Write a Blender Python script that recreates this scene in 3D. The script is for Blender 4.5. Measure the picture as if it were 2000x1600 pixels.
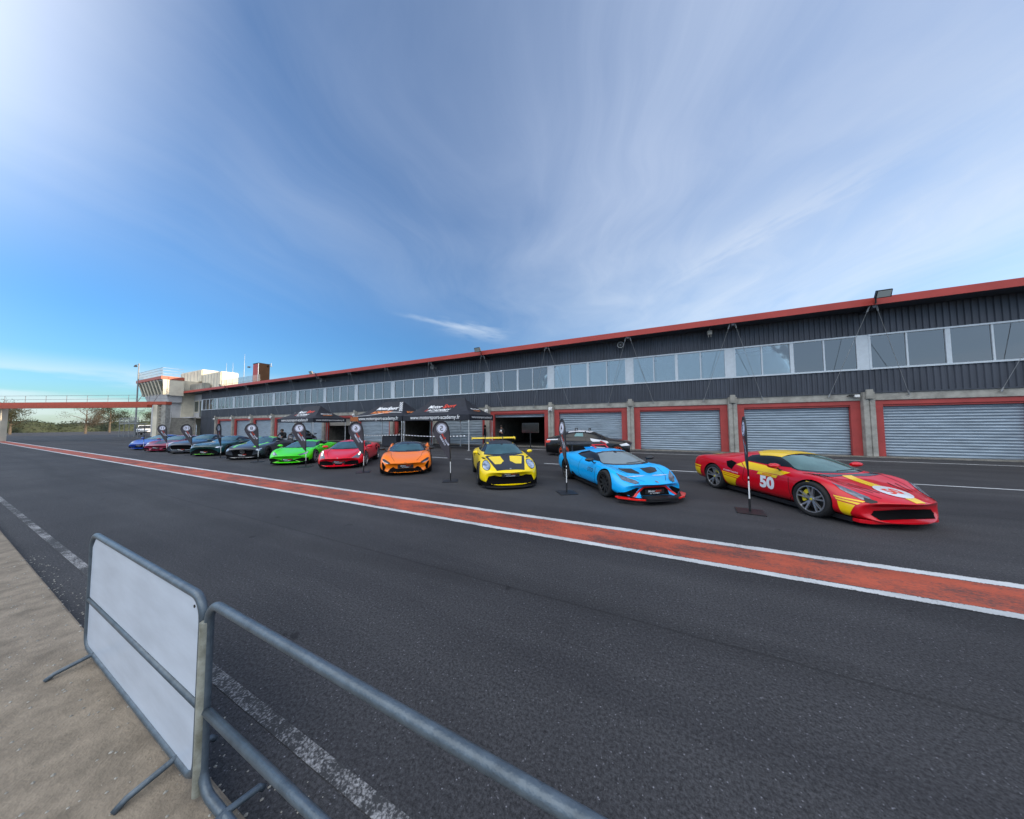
import bpy, bmesh, math, random
from mathutils import Vector, Matrix, noise
from mathutils.bvhtree import BVHTree
random.seed(7)
R = math.radians
for o in list(bpy.data.objects): bpy.data.objects.remove(o)
S = bpy.context.scene
COL = S.collection
# ------------------------------------------------------------------ camera
cam_d = bpy.data.cameras.new('camera'); cam = bpy.data.objects.new('camera', cam_d); COL.objects.link(cam)
S.camera = cam
cam_d.sensor_fit = 'HORIZONTAL'; cam_d.sensor_width = 36.0
cam_d.lens = 36.0 * 560.0 / 2000.0
cam_d.clip_start = 0.05; cam_d.clip_end = 6000
CR = Vector((0.90162697, 0.43245635, -0.00709399))
CU = Vector((0.02774591, -0.04146385, 0.99875468))
CF = Vector((-0.43162366, 0.90070098, 0.04938382))
m = Matrix.Identity(4)
for i in range(3):
    m[i][0] = CR[i]; m[i][1] = CU[i]; m[i][2] = -CF[i]
m[0][3] = 0; m[1][3] = 0; m[2][3] = 2.05
cam.matrix_world = m
# ------------------------------------------------------------------ sky, sun, exposure
SUN_ELEV = R(8); SUN_AZ = R(25)          # azimuth counted from +X towards +Y: the sun stands behind the pit building
W = bpy.data.worlds.new('World'); S.world = W; W.use_nodes = True
nt = W.node_tree; N = nt.nodes; L = nt.links
bg = N['Background']; bg.inputs['Strength'].default_value = 0.15
sky = N.new('ShaderNodeTexSky'); sky.sky_type = 'NISHITA'; sky.sun_disc = False
sky.sun_elevation = SUN_ELEV; sky.sun_rotation = R(90) - SUN_AZ
sky.altitude = 100; sky.air_density = 1.0; sky.dust_density = 0.6; sky.ozone_density = 2.0
geo = N.new('ShaderNodeTexCoord'); sep = N.new('ShaderNodeSeparateXYZ'); L.new(geo.outputs['Generated'], sep.inputs[0])
def wm(op, a, b=None, c=None, clamp=False):
    n = N.new('ShaderNodeMath'); n.operation = op; n.use_clamp = clamp
    for k, v in enumerate((a, b, c)):
        if v is None: continue
        if isinstance(v, (int, float)): n.inputs[k].default_value = v
        else: L.new(v, n.inputs[k])
    return n.outputs[0]
zc = wm('MAXIMUM', sep.outputs[2], 0.02)
zz = wm('ADD', zc, 0.06)
px = wm('DIVIDE', sep.outputs[0], zz); py = wm('DIVIDE', sep.outputs[1], zz)
SD = R(103)                               # direction in which the cirrus bands run
u = wm('ADD', wm('MULTIPLY', px, math.cos(SD)), wm('MULTIPLY', py, math.sin(SD)))
v = wm('ADD', wm('MULTIPLY', px, -math.sin(SD)), wm('MULTIPLY', py, math.cos(SD)))
def wnoise(su, sv, scale, detail, off, dist=0.0, rough=0.55):
    cx = N.new('ShaderNodeCombineXYZ'); L.new(wm('MULTIPLY', u, su), cx.inputs[0]); L.new(wm('MULTIPLY', v, sv), cx.inputs[1]); cx.inputs[2].default_value = off
    n = N.new('ShaderNodeTexNoise'); n.inputs['Scale'].default_value = scale; n.inputs['Detail'].default_value = detail
    n.inputs['Roughness'].default_value = rough; n.inputs['Distortion'].default_value = dist
    L.new(cx.outputs[0], n.inputs['Vector']); return n.outputs['Fac']
def wramp(x, a, b):
    n = N.new('ShaderNodeMapRange'); n.interpolation_type = 'SMOOTHSTEP'
    L.new(x, n.inputs[0]); n.inputs[1].default_value = a; n.inputs[2].default_value = b; return n.outputs[0]
def warp(sc, amp, off):
    cx = N.new('ShaderNodeCombineXYZ'); L.new(px, cx.inputs[0]); L.new(py, cx.inputs[1]); cx.inputs[2].default_value = off
    n = N.new('ShaderNodeTexNoise'); n.inputs['Scale'].default_value = sc; n.inputs['Detail'].default_value = 3; L.new(cx.outputs[0], n.inputs['Vector'])
    return wm('MULTIPLY', wm('SUBTRACT', n.outputs['Fac'], 0.5), amp)
u = wm('ADD', u, warp(0.45, 1.6, 11.0)); v = wm('ADD', v, warp(0.55, 1.5, 23.0))
bands = wramp(wnoise(0.34, 0.80, 1.0, 7, 3.1, 0.6, 0.56), 0.36, 0.70)
broad = wramp(wnoise(0.22, 0.34, 1.0, 4, 9.4, 0.8), 0.34, 0.68)
fine = wramp(wnoise(0.7, 2.3, 1.5, 9, 5.2, 0.9, 0.66), 0.36, 0.80)
saz = wm('ADD', wm('MULTIPLY', sep.outputs[0], math.cos(SUN_AZ)), wm('MULTIPLY', sep.outputs[1], math.sin(SUN_AZ)))
side = wramp(saz, -0.30, 0.72)            # the veil thickens towards the sun
up = wramp(sep.outputs[2], 0.22, 0.55)
tex = wm('ADD', wm('MULTIPLY', bands, 0.36), wm('ADD', wm('MULTIPLY', fine, 0.10), wm('MULTIPLY', broad, 0.34)))
amt = wm('ADD', wm('MULTIPLY', up, 0.50), wm('MULTIPLY', side, 0.80), clamp=True)
veil = wm('ADD', wm('MULTIPLY', tex, amt), wm('ADD', wm('MULTIPLY', side, 0.34), wm('MULTIPLY', up, 0.03)))
def streak(c0, c1, width, gain, seed):
    """one separate thin cloud lying between two directions"""
    A = Vector(c0).normalized(); B = Vector(c1).normalized(); c = ((A + B) / 2).normalized(); e1 = (B - A).normalized(); e2 = c.cross(e1).normalized(); hl = (B - A).length / 2
    def dot(w):
        n = N.new('ShaderNodeVectorMath'); n.operation = 'DOT_PRODUCT'; L.new(geo.outputs['Generated'], n.inputs[0]); n.inputs[1].default_value = tuple(w); return n.outputs['Value']
    a_ = dot(e1); b_ = dot(e2); cx = N.new('ShaderNodeCombineXYZ'); L.new(wm('MULTIPLY', a_, 9.0), cx.inputs[0]); L.new(wm('MULTIPLY', b_, 42.0), cx.inputs[1]); cx.inputs[2].default_value = seed
    n = N.new('ShaderNodeTexNoise'); n.inputs['Scale'].default_value = 1.6; n.inputs['Detail'].default_value = 7; L.new(cx.outputs[0], n.inputs['Vector'])
    bb = wm('ADD', b_, wm('MULTIPLY', wm('SUBTRACT', n.outputs['Fac'], 0.5), width * 1.6))
    g = wm('MULTIPLY', wramp(wm('ABSOLUTE', bb), width, 0.0), wramp(wm('ABSOLUTE', a_), hl, hl * 0.15))
    front = wramp(dot(c), 0.5, 0.8)
    return wm('MULTIPLY', wm('MULTIPLY', g, front), wm('MULTIPLY', wramp(n.outputs['Fac'], 0.2, 0.6), gain))
veil = wm('ADD', veil, streak((-0.64, 0.70, 0.325), (-0.38, 0.875, 0.283), 0.034, 0.30, 2.0))
veil = wm('ADD', veil, streak((-0.72, 0.60, 0.345), (-0.46, 0.83, 0.30), 0.012, 0.25, 8.0))
veil = wm('ADD', veil, streak((0.60, 0.66, 0.52), (-0.05, 0.93, 0.37), 0.045, 0.16, 5.0))
# low bank of cloud along the horizon on the left
cx = N.new('ShaderNodeCombineXYZ'); L.new(wm('MULTIPLY', sep.outputs[0], 2.2), cx.inputs[0]); L.new(wm('MULTIPLY', sep.outputs[1], 2.2), cx.inputs[1]); L.new(wm('MULTIPLY', sep.outputs[2], 14.0), cx.inputs[2])
ln = N.new('ShaderNodeTexNoise'); ln.inputs['Scale'].default_value = 1.6; ln.inputs['Detail'].default_value = 6; L.new(cx.outputs[0], ln.inputs['Vector'])
lowc = wm('MULTIPLY', wramp(ln.outputs['Fac'], 0.40, 0.58), wramp(sep.outputs[2], 0.145, 0.085))
veil = wm('ADD', veil, wm('MULTIPLY', lowc, 0.55), clamp=True)
hsv = N.new('ShaderNodeHueSaturation'); L.new(sky.outputs[0], hsv.inputs['Color']); hsv.inputs['Saturation'].default_value = 1.12; hsv.inputs['Value'].default_value = 1.06
cc = N.new('ShaderNodeMixRGB'); cc.blend_type = 'MIX'; L.new(wramp(sep.outputs[2], 0.15, 0.68), cc.inputs[0])
cc.inputs[1].default_value = (3.0, 3.3, 3.55, 1); cc.inputs[2].default_value = (1.75, 2.10, 2.80, 1)
mx = N.new('ShaderNodeMixRGB'); L.new(veil, mx.inputs[0]); 
tint = N.new('ShaderNodeMixRGB'); L.new(wramp(sep.outputs[2], 0.0, 0.55), tint.inputs[0]); tint.inputs[1].default_value = (0.32, 0.50, 0.74, 1); tint.inputs[2].default_value = (0.52, 0.70, 0.92, 1)
air = N.new('ShaderNodeMixRGB'); air.blend_type = 'MULTIPLY'; air.inputs[0].default_value = 1; L.new(hsv.outputs[0], air.inputs[1]); L.new(tint.outputs[0], air.inputs[2])
L.new(air.outputs[0], mx.inputs[1]); L.new(cc.outputs[0], mx.inputs[2])
# unseen bright sky added behind the camera as fill light on facade and cars
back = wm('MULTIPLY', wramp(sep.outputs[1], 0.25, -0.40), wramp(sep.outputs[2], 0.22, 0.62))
lowb = N.new('ShaderNodeMixRGB'); L.new(wm('MULTIPLY', wramp(sep.outputs[1], 0.15, -0.35), 0.75), lowb.inputs[0]); L.new(mx.outputs[0], lowb.inputs[1]); lowb.inputs[2].default_value = (2.0, 2.8, 3.9, 1)  # paler low sky added behind the camera to brighten window reflections
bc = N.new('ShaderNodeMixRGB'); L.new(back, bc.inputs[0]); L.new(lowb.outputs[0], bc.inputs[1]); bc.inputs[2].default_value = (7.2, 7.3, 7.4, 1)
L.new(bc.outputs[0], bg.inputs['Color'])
sun_d = bpy.data.lights.new('sun', 'SUN'); sun_d.energy = 4.2; sun_d.angle = R(0.6); sun_d.color = (1.0, 0.80, 0.58)
sun = bpy.data.objects.new('sun', sun_d); COL.objects.link(sun)
sd = Vector((math.cos(SUN_AZ) * math.cos(SUN_ELEV), math.sin(SUN_AZ) * math.cos(SUN_ELEV), math.sin(SUN_ELEV)))
sun.rotation_euler = sd.to_track_quat('Z', 'Y').to_euler()
sun.location = (60, 60, 40)
S.render.engine = 'CYCLES'
S.view_settings.view_transform = 'Standard'; S.view_settings.look = 'None'
S.view_settings.exposure = 1.02; S.view_settings.gamma = 1.0

# ------------------------------------------------------------------ materials
MATS = {}
def lin(c): return tuple(((x / 255.0) / 12.92 if x / 255.0 <= 0.04045 else ((x / 255.0 + 0.055) / 1.055) ** 2.4) for x in c)
def mat(name, col, rough=0.5, metal=0.0, var=0.0, vscale=4.0, bump=0.0, bscale=30.0, coat=0.0, emit=0.0, spec=0.5, aniso=None, dirt=None):
    """procedural principled material: base colour broken up by noise, optional bump and a second colour for stains"""
    mt = bpy.data.materials.new(name); mt.use_nodes = True
    n = mt.node_tree.nodes; l = mt.node_tree.links; b = n['Principled BSDF']
    b.inputs['Roughness'].default_value = rough; b.inputs['Metallic'].default_value = metal
    b.inputs['Specular IOR Level'].default_value = spec
    if coat: b.inputs['Coat Weight'].default_value = coat; b.inputs['Coat Roughness'].default_value = 0.04
    tc = n.new('ShaderNodeTexCoord')
    vec = tc.outputs['Object']
    if aniso:
        mp = n.new('ShaderNodeMapping'); mp.inputs['Scale'].default_value = aniso; l.new(vec, mp.inputs[0]); vec = mp.outputs[0]
    if var or dirt:
        t = n.new('ShaderNodeTexNoise'); t.inputs['Scale'].default_value = vscale; t.inputs['Detail'].default_value = 8; t.inputs['Roughness'].default_value = 0.6
        l.new(vec, t.inputs['Vector'])
        r = n.new('ShaderNodeValToRGB'); l.new(t.outputs['Fac'], r.inputs[0])
        d = dirt or tuple(x * (1 - var) for x in col)
        r.color_ramp.elements[0].position = 0.3; r.color_ramp.elements[0].color = (*d, 1)
        r.color_ramp.elements[1].position = 0.62; r.color_ramp.elements[1].color = (*[min(1, x * (1 + var * 0.5)) for x in col], 1)
        l.new(r.outputs[0], b.inputs['Base Color'])
        q = n.new('ShaderNodeMapRange'); l.new(t.outputs['Fac'], q.inputs[0]); q.inputs[3].default_value = min(1, rough + var * 0.15); q.inputs[4].default_value = max(0.03, rough - var * 0.1)
        l.new(q.outputs[0], b.inputs['Roughness'])
    else:
        b.inputs['Base Color'].default_value = (*col, 1)
    if bump:
        t2 = n.new('ShaderNodeTexNoise'); t2.inputs['Scale'].default_value = bscale; t2.inputs['Detail'].default_value = 5; l.new(vec, t2.inputs['Vector'])
        bp = n.new('ShaderNodeBump'); bp.inputs['Strength'].default_value = bump; bp.inputs['Distance'].default_value = 0.01
        l.new(t2.outputs['Fac'], bp.inputs['Height']); l.new(bp.outputs[0], b.inputs['Normal'])
    if emit: b.inputs['Emission Color'].default_value = (*col, 1); b.inputs['Emission Strength'].default_value = emit
    MATS[name] = mt; return mt
def paint(name, rgb, k=1.0):
    return mat(name, tuple(x * k for x in lin(rgb)), rough=0.30, coat=0.65, var=0.05, vscale=3, spec=0.3)

M_conc = mat('concrete', (0.34, 0.33, 0.30), 0.9, var=0.35, vscale=2.5, bump=0.4, bscale=25)
M_concd = mat('old_concrete', (0.20, 0.19, 0.17), 0.9, var=0.4, vscale=3, bump=0.5, bscale=18)
M_clad = mat('dark_cladding', (0.060, 0.068, 0.088), 0.45, var=0.22, vscale=1.2, metal=0.2, aniso=(1, 1, 0.25))
M_red = mat('red_fascia', (0.42, 0.045, 0.035), 0.5, var=0.15, vscale=1.0)
M_redp = mat('red_door_panel', (0.40, 0.055, 0.050), 0.6, var=0.18, vscale=1.5)
M_shut = mat('galvanised_shutter', (0.30, 0.37, 0.44), 0.40, metal=0.25, var=0.28, vscale=1.5, aniso=(0.6, 1, 5))
M_wfr = mat('window_frame', (0.56, 0.63, 0.70), 0.4, var=0.08)
M_black = mat('black_plastic', (0.012, 0.012, 0.014), 0.45)
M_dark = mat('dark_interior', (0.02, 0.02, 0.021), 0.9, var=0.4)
M_cloth = mat('black_canopy_cloth', (0.016, 0.019, 0.030), 0.75, var=0.25, vscale=2, bump=0.15, bscale=6)
M_white = mat('white_paint', (0.78, 0.78, 0.78), 0.5, var=0.05)
M_wtext = mat('white_print', (0.80, 0.82, 0.86), 0.6)
M_rtext = mat('red_print', (0.75, 0.06, 0.03), 0.6)
M_otext = mat('orange_print', (0.75, 0.22, 0.05), 0.6)
M_galv = mat('galvanised_tube', (0.105, 0.135, 0.165), 0.36, metal=0.35, var=0.25, vscale=16, bump=0.25, bscale=90, dirt=(0.075, 0.098, 0.122))
M_galvsun = mat('galvanised_sunlit', (0.34, 0.35, 0.31), 0.6, metal=0.3, var=0.3, vscale=10, dirt=(0.16, 0.16, 0.12), bump=0.3, bscale=50)  # paler than the tubes: sunlit tone put into the colour
M_alu = mat('aluminium_pole', (0.68, 0.69, 0.70), 0.35, metal=0.4)
M_steel = mat('grey_steel', (0.30, 0.31, 0.32), 0.5, metal=0.4, var=0.2)
M_rubber = mat('tyre_rubber', (0.013, 0.013, 0.014), 0.8, var=0.3, vscale=20)
M_rimd = mat('dark_rim', (0.03, 0.03, 0.033), 0.35, metal=0.6)
M_rims = mat('silver_rim', (0.55, 0.56, 0.58), 0.28, metal=0.8)
M_cal = mat('yellow_caliper', (0.75, 0.60, 0.03), 0.4)
M_orim = mat('orange_red_rim', (0.75, 0.10, 0.04), 0.35)
M_disc = mat('dark_brake_disc', (0.05, 0.05, 0.052), 0.45, metal=0.5)
M_arch = mat('wheel_arch_liner', (0.008, 0.008, 0.008), 0.9)
M_glossb = mat('gloss_black', (0.012, 0.012, 0.014), 0.12, coat=0.5)
M_carb = mat('satin_carbon', (0.022, 0.023, 0.026), 0.4, coat=0.2)
M_lamp = mat('headlamp_lens', (0.22, 0.24, 0.28), 0.12, metal=0.5, var=0.5, vscale=14)
M_lampl = mat('pale_headlamp_lens', (0.50, 0.57, 0.68), 0.12, metal=0.5, var=0.5, vscale=9, dirt=(0.10, 0.13, 0.18))
M_lamplit = mat('lit_headlamp', (1.0, 0.93, 0.75), 0.3, emit=1.2)
M_glass = mat('windscreen_glass', (0.10, 0.20, 0.22), 0.05, metal=0.55, var=0.25, vscale=1.6)
M_glassg = mat('grey_windscreen', (0.26, 0.31, 0.32), 0.12, metal=0.3, var=0.08)  # pale grey tint over the whole windscreen
M_glassgr = mat('green_windscreen', (0.16, 0.27, 0.25), 0.05, metal=0.5, var=0.35, vscale=1.3)
M_glassd = mat('dark_side_glass', (0.008, 0.010, 0.011), 0.06, var=0.5, vscale=2.5)
M_cream = mat('cream_render', (0.72, 0.66, 0.53), 0.85, var=0.15, vscale=0.8, bump=0.2)
M_grend = mat('grey_render', (0.52, 0.52, 0.53), 0.85, var=0.15, vscale=0.8)
M_hvac = mat('ventilation_sheet', (0.42, 0.41, 0.36), 0.4, metal=0.4, var=0.25, vscale=1)
M_brown = mat('brown_metal_cladding', (0.022, 0.012, 0.008), 0.75, metal=0.0, spec=0.1, var=0.3, vscale=0.6)
M_orange = mat('orange_red_gantry', (0.42, 0.075, 0.035), 0.5, var=0.15)
M_twin = mat('tower_window_glass', (0.05, 0.08, 0.08), 0.08, metal=0.3, var=0.5, vscale=0.5)
M_skin = mat('skin', (0.45, 0.25, 0.18), 0.6)
M_bcl = mat('black_clothing', (0.012, 0.012, 0.015), 0.85, var=0.3)
M_wcl = mat('white_clothing', (0.6, 0.6, 0.62), 0.85)
M_hair = mat('dark_hair', (0.02, 0.013, 0.01), 0.7)
M_bark = mat('bark', (0.10, 0.08, 0.06), 0.9, var=0.4)

# ------------------------------------------------------------------ object helpers
def tag(o, label=None, cat=None, group=None, kind=None):
    if label: o['label'] = label
    if cat: o['category'] = cat
    if group: o['group'] = group
    if kind: o['kind'] = kind
    return o
def thing(name, label, cat, loc=(0, 0, 0), rz=0.0, group=None, scale=1.0):
    o = bpy.data.objects.new(name, None); COL.objects.link(o); o.empty_display_size = 0.3
    o.location = loc; o.rotation_euler = (0, 0, rz); o.scale = (scale,) * 3
    return tag(o, label, cat, group)
class MB:
    def __init__(s): s.v = []; s.f = []; s.mi = []; s.mats = []
    def m(s, mt):
        if mt not in s.mats: s.mats.append(mt)
        return s.mats.index(mt)
    def add(s, vs, fs, mt=None):
        k = len(s.v); s.v += [tuple(p) for p in vs]; i = s.m(mt) if mt else 0
        for f in fs: s.f.append([k + q for q in f]); s.mi.append(i)
        return s
    def box(s, x0, y0, z0, x1, y1, z1, mt=None, top=None):
        """box; top=(dx0,dy0,dx1,dy1) insets the upper face"""
        a = top or (0, 0, 0, 0)
        vs = [(x0, y0, z0), (x1, y0, z0), (x1, y1, z0), (x0, y1, z0), (x0 + a[0], y0 + a[1], z1), (x1 - a[2], y0 + a[1], z1), (x1 - a[2], y1 - a[3], z1), (x0 + a[0], y1 - a[3], z1)]
        return s.add(vs, [(3, 2, 1, 0), (4, 5, 6, 7), (0, 1, 5, 4), (1, 2, 6, 5), (2, 3, 7, 6), (3, 0, 4, 7)], mt)
    def tube(s, pts, r, mt=None, seg=8, cap=True):
        pts = [Vector(p) for p in pts]; rs = r if isinstance(r, (list, tuple)) else [r] * len(pts)
        vs = []; fs = []; pn = None
        for i, p in enumerate(pts):
            d = (pts[min(i + 1, len(pts) - 1)] - pts[max(i - 1, 0)]).normalized()
            if pn is None:
                a = Vector((0, 0, 1)) if abs(d.z) < 0.9 else Vector((1, 0, 0)); n1 = d.cross(a).normalized()
            else: n1 = (pn - d * pn.dot(d)).normalized()
            pn = n1; n2 = d.cross(n1)
            for k in range(seg):
                t = 2 * math.pi * k / seg; vs.append(p + (n1 * math.cos(t) + n2 * math.sin(t)) * rs[i])
        for i in range(len(pts) - 1):
            for k in range(seg):
                a = i * seg + k; b = i * seg + (k + 1) % seg; fs.append((a, b, b + seg, a + seg))
        if cap: fs.append(tuple(range(seg))[::-1]); fs.append(tuple((len(pts) - 1) * seg + k for k in range(seg)))
        return s.add(vs, fs, mt)
    def prism(s, poly, axis, a, b, mt=None):
        """extrude a 2-D polygon along an axis: x -> (y,z), y -> (x,z), z -> (x,y)"""
        def P(q, t): return {'x': (t, q[0], q[1]), 'y': (q[0], t, q[1]), 'z': (q[0], q[1], t)}[axis]
        n = len(poly); vs = [P(q, a) for q in poly] + [P(q, b) for q in poly]
        fs = [tuple(range(n))[::-1], tuple(range(n, 2 * n))] + [(i, (i + 1) % n, n + (i + 1) % n, n + i) for i in range(n)]
        return s.add(vs, fs, mt)
    def lathe(s, prof, axis='z', seg=24, mt=None, c=(0, 0, 0)):
        """prof: (radius, height) pairs"""
        vs = []; fs = []; n = len(prof)
        for k in range(seg):
            t = 2 * math.pi * k / seg; ct, st = math.cos(t), math.sin(t)
            for r, h in prof:
                q = {'z': (r * ct, r * st, h), 'y': (r * ct, h, r * st), 'x': (h, r * ct, r * st)}[axis]
                vs.append((q[0] + c[0], q[1] + c[1], q[2] + c[2]))
        for k in range(seg):
            for i in range(n - 1):
                a = k * n + i; b = ((k + 1) % seg) * n + i; fs.append((a, b, b + 1, a + 1))
        return s.add(vs, fs, mt)
    def build(s, name, mt=None, parent=None, smooth=False, bevel=0.0, world=False, recalc=True, angle=None):
        me = bpy.data.meshes.new(name)
        vs = s.v
        if world and parent is not None: L0 = parent.location; vs = [(a - L0.x, b - L0.y, c - L0.z) for a, b, c in vs]
        me.from_pydata(vs, [], s.f)
        ml = s.mats or [mt or M_black]
        for q in ml: me.materials.append(q)
        if s.mats: me.polygons.foreach_set('material_index', s.mi)
        bm = bmesh.new(); bm.from_mesh(me)
        if recalc: bmesh.ops.recalc_face_normals(bm, faces=bm.faces)
        if bevel: bmesh.ops.bevel(bm, geom=bm.edges[:], offset=bevel, segments=2, affect='EDGES', clamp_overlap=True)
        bm.to_mesh(me); bm.free()
        if smooth:
            me.polygons.foreach_set('use_smooth', [True] * len(me.polygons))
            if angle: me.set_sharp_from_angle(angle=R(angle))
        o = bpy.data.objects.new(name, me); COL.objects.link(o)
        if parent is not None: o.parent = parent
        return o
def copy_tree(o, parent=None):
    c = o.copy(); COL.objects.link(c)
    if parent is not None: c.parent = parent
    for ch in list(o.children): copy_tree(ch, c)
    return c
_tc = {}
def text2d(body, size=1.0, shear=0.0, bold=0.0, spacing=1.0):
    """outline of a line of writing as a flat triangulated mesh: (verts, faces), centred"""
    key = (body, size, shear, bold, spacing)
    if key in _tc: return _tc[key]
    cu = bpy.data.curves.new('t', 'FONT'); cu.body = body; cu.size = size; cu.shear = shear; cu.offset = bold * size; cu.space_character = spacing
    cu.align_x = 'CENTER'; cu.align_y = 'CENTER'; cu.resolution_u = 3
    o = bpy.data.objects.new('t', cu); COL.objects.link(o)
    dg = bpy.context.evaluated_depsgraph_get(); me = bpy.data.meshes.new_from_object(o.evaluated_get(dg))
    vs = [(p.co.x, p.co.y) for p in me.vertices]; fs = [tuple(p.vertices) for p in me.polygons]
    bpy.data.objects.remove(o); bpy.data.curves.remove(cu); bpy.data.meshes.remove(me)
    if vs:
        cx = (min(p[0] for p in vs) + max(p[0] for p in vs)) / 2; cy = (min(p[1] for p in vs) + max(p[1] for p in vs)) / 2
        vs = [(a - cx, b - cy) for a, b in vs]
    _tc[key] = (vs, fs); return vs, fs
def lay_text(mb, body, size, origin, ux, uy, mt, **kw):
    vs, fs = text2d(body, size, **kw); o = Vector(origin); ux = Vector(ux); uy = Vector(uy)
    mb.add([o + ux * a + uy * b for a, b in vs], fs, mt)
# ------------------------------------------------------------------ ground, lane, markings
def asphalt(name, base=(0.032, 0.032, 0.035), worn=(0.051, 0.051, 0.054)):
    mt = bpy.data.materials.new(name); mt.use_nodes = True; n = mt.node_tree.nodes; l = mt.node_tree.links; b = n['Principled BSDF']
    g = n.new('ShaderNodeNewGeometry')
    def nz(scale, det=6, vec=None, rough=0.6):
        t = n.new('ShaderNodeTexNoise'); t.inputs['Scale'].default_value = scale; t.inputs['Detail'].default_value = det; t.inputs['Roughness'].default_value = rough
        l.new(vec or g.outputs['Position'], t.inputs['Vector']); return t.outputs['Fac']
    def ramp(x, p0, c0, p1, c1):
        r = n.new('ShaderNodeValToRGB'); r.color_ramp.elements[0].position = p0; r.color_ramp.elements[0].color = (*c0, 1); r.color_ramp.elements[1].position = p1; r.color_ramp.elements[1].color = (*c1, 1); l.new(x, r.inputs[0]); return r.outputs[0]
    def mixc(f, a, c, t='MIX'):
        q = n.new('ShaderNodeMixRGB'); q.blend_type = t
        if isinstance(f, float): q.inputs[0].default_value = f
        else: l.new(f, q.inputs[0])
        l.new(a, q.inputs[1]); l.new(c, q.inputs[2]); return q.outputs[0]
    mp = n.new('ShaderNodeMapping'); mp.inputs['Scale'].default_value = (0.12, 1.1, 1); l.new(g.outputs['Position'], mp.inputs[0])
    c = ramp(nz(0.35, 5), 0.3, base, 0.7, worn)
    streak = ramp(nz(0.8, 5, mp.outputs[0]), 0.42, (0.72, 0.72, 0.74), 0.66, (1.12, 1.12, 1.10))
    c = mixc(0.8, c, streak, 'MULTIPLY')
    agg = ramp(nz(46, 6, rough=0.85), 0.38, (0.22, 0.22, 0.24), 0.64, (2.2, 2.2, 2.25))
    c = mixc(0.9, c, agg, 'MULTIPLY')
    vo = n.new('ShaderNodeTexVoronoi'); vo.inputs['Scale'].default_value = 42; l.new(g.outputs['Position'], vo.inputs['Vector'])
    sp = ramp(vo.outputs['Distance'], 0.10, (4.5, 4.5, 4.6), 0.24, (1, 1, 1)); 
    pick = ramp(nz(30, 2), 0.53, (0, 0, 0), 0.58, (1, 1, 1))
    c = mixc(pick, c, mixc(1.0, c, sp, 'MULTIPLY'))
    # cracks: thin voronoi cell borders, only in worn patches
    wn = n.new('ShaderNodeTexNoise'); wn.inputs['Scale'].default_value = 1.3; l.new(g.outputs['Position'], wn.inputs['Vector'])
    dv = n.new('ShaderNodeVectorMath'); dv.operation = 'MULTIPLY_ADD'; l.new(wn.outputs['Color'], dv.inputs[0]); dv.inputs[1].default_value = (1.4, 1.4, 0); l.new(g.outputs['Position'], dv.inputs[2])
    vc = n.new('ShaderNodeTexVoronoi'); vc.feature = 'DISTANCE_TO_EDGE'; vc.inputs['Scale'].default_value = 0.45; l.new(dv.outputs[0], vc.inputs['Vector'])
    cr = ramp(vc.outputs['Distance'], 0.003, (0.72, 0.72, 0.72), 0.008, (1, 1, 1))
    cm = ramp(nz(0.22, 3), 0.58, (0, 0, 0), 0.66, (1, 1, 1))
    c = mixc(cm, c, mixc(1.0, c, cr, 'MULTIPLY'))
    st = ramp(nz(0.9, 6), 0.66, (1, 1, 1), 0.76, (0.62, 0.62, 0.62)); c = mixc(1.0, c, st, 'MULTIPLY')
    # rubber laid down along the lane, long faint double tracks
    sx = n.new('ShaderNodeSeparateXYZ'); l.new(g.outputs['Position'], sx.inputs[0])
    wv = n.new('ShaderNodeMath'); wv.operation = 'MULTIPLY_ADD'; l.new(nz(0.05, 2), wv.inputs[0]); wv.inputs[1].default_value = 3.0; l.new(sx.outputs[1], wv.inputs[2])
    for yc_, wd_ in ((4.6, 0.16), (6.2, 0.18), (13.2, 0.25), (14.8, 0.22)):
        d1 = n.new('ShaderNodeMath'); d1.operation = 'SUBTRACT'; l.new(wv.outputs[0], d1.inputs[0]); d1.inputs[1].default_value = yc_
        d2 = n.new('ShaderNodeMath'); d2.operation = 'ABSOLUTE'; l.new(d1.outputs[0], d2.inputs[0])
        c = mixc(0.55, c, mixc(1.0, c, ramp(d2.outputs[0], wd_ * 0.5, (0.70, 0.70, 0.70), wd_ * 1.6, (1, 1, 1)), 'MULTIPLY'))
    for ys in (3.35, 9.95, 17.2):     # paving joints
        d1 = n.new('ShaderNodeMath'); d1.operation = 'MULTIPLY_ADD'; l.new(nz(0.9, 3), d1.inputs[0]); d1.inputs[1].default_value = 0.05; l.new(sx.outputs[1], d1.inputs[2])
        d2 = n.new('ShaderNodeMath'); d2.operation = 'SUBTRACT'; l.new(d1.outputs[0], d2.inputs[0]); d2.inputs[1].default_value = ys
        d3 = n.new('ShaderNodeMath'); d3.operation = 'ABSOLUTE'; l.new(d2.outputs[0], d3.inputs[0])
        c = mixc(0.8, c, mixc(1.0, c, ramp(d3.outputs[0], 0.006, (0.55, 0.55, 0.55), 0.022, (1, 1, 1)), 'MULTIPLY'))
    oil = ramp(nz(2.6, 2), 0.70, (1, 1, 1), 0.75, (0.45, 0.45, 0.46)); c = mixc(1.0, c, oil, 'MULTIPLY')
    l.new(c, b.inputs['Base Color']); b.inputs['Roughness'].default_value = 0.80; b.inputs['Specular IOR Level'].default_value = 0.35
    bp = n.new('ShaderNodeBump'); bp.inputs['Strength'].default_value = 0.55; bp.inputs['Distance'].default_value = 0.006; l.new(nz(95, 4), bp.inputs['Height']); l.new(bp.outputs[0], b.inputs['Normal'])
    return mt
M_asph = asphalt('asphalt')
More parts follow.
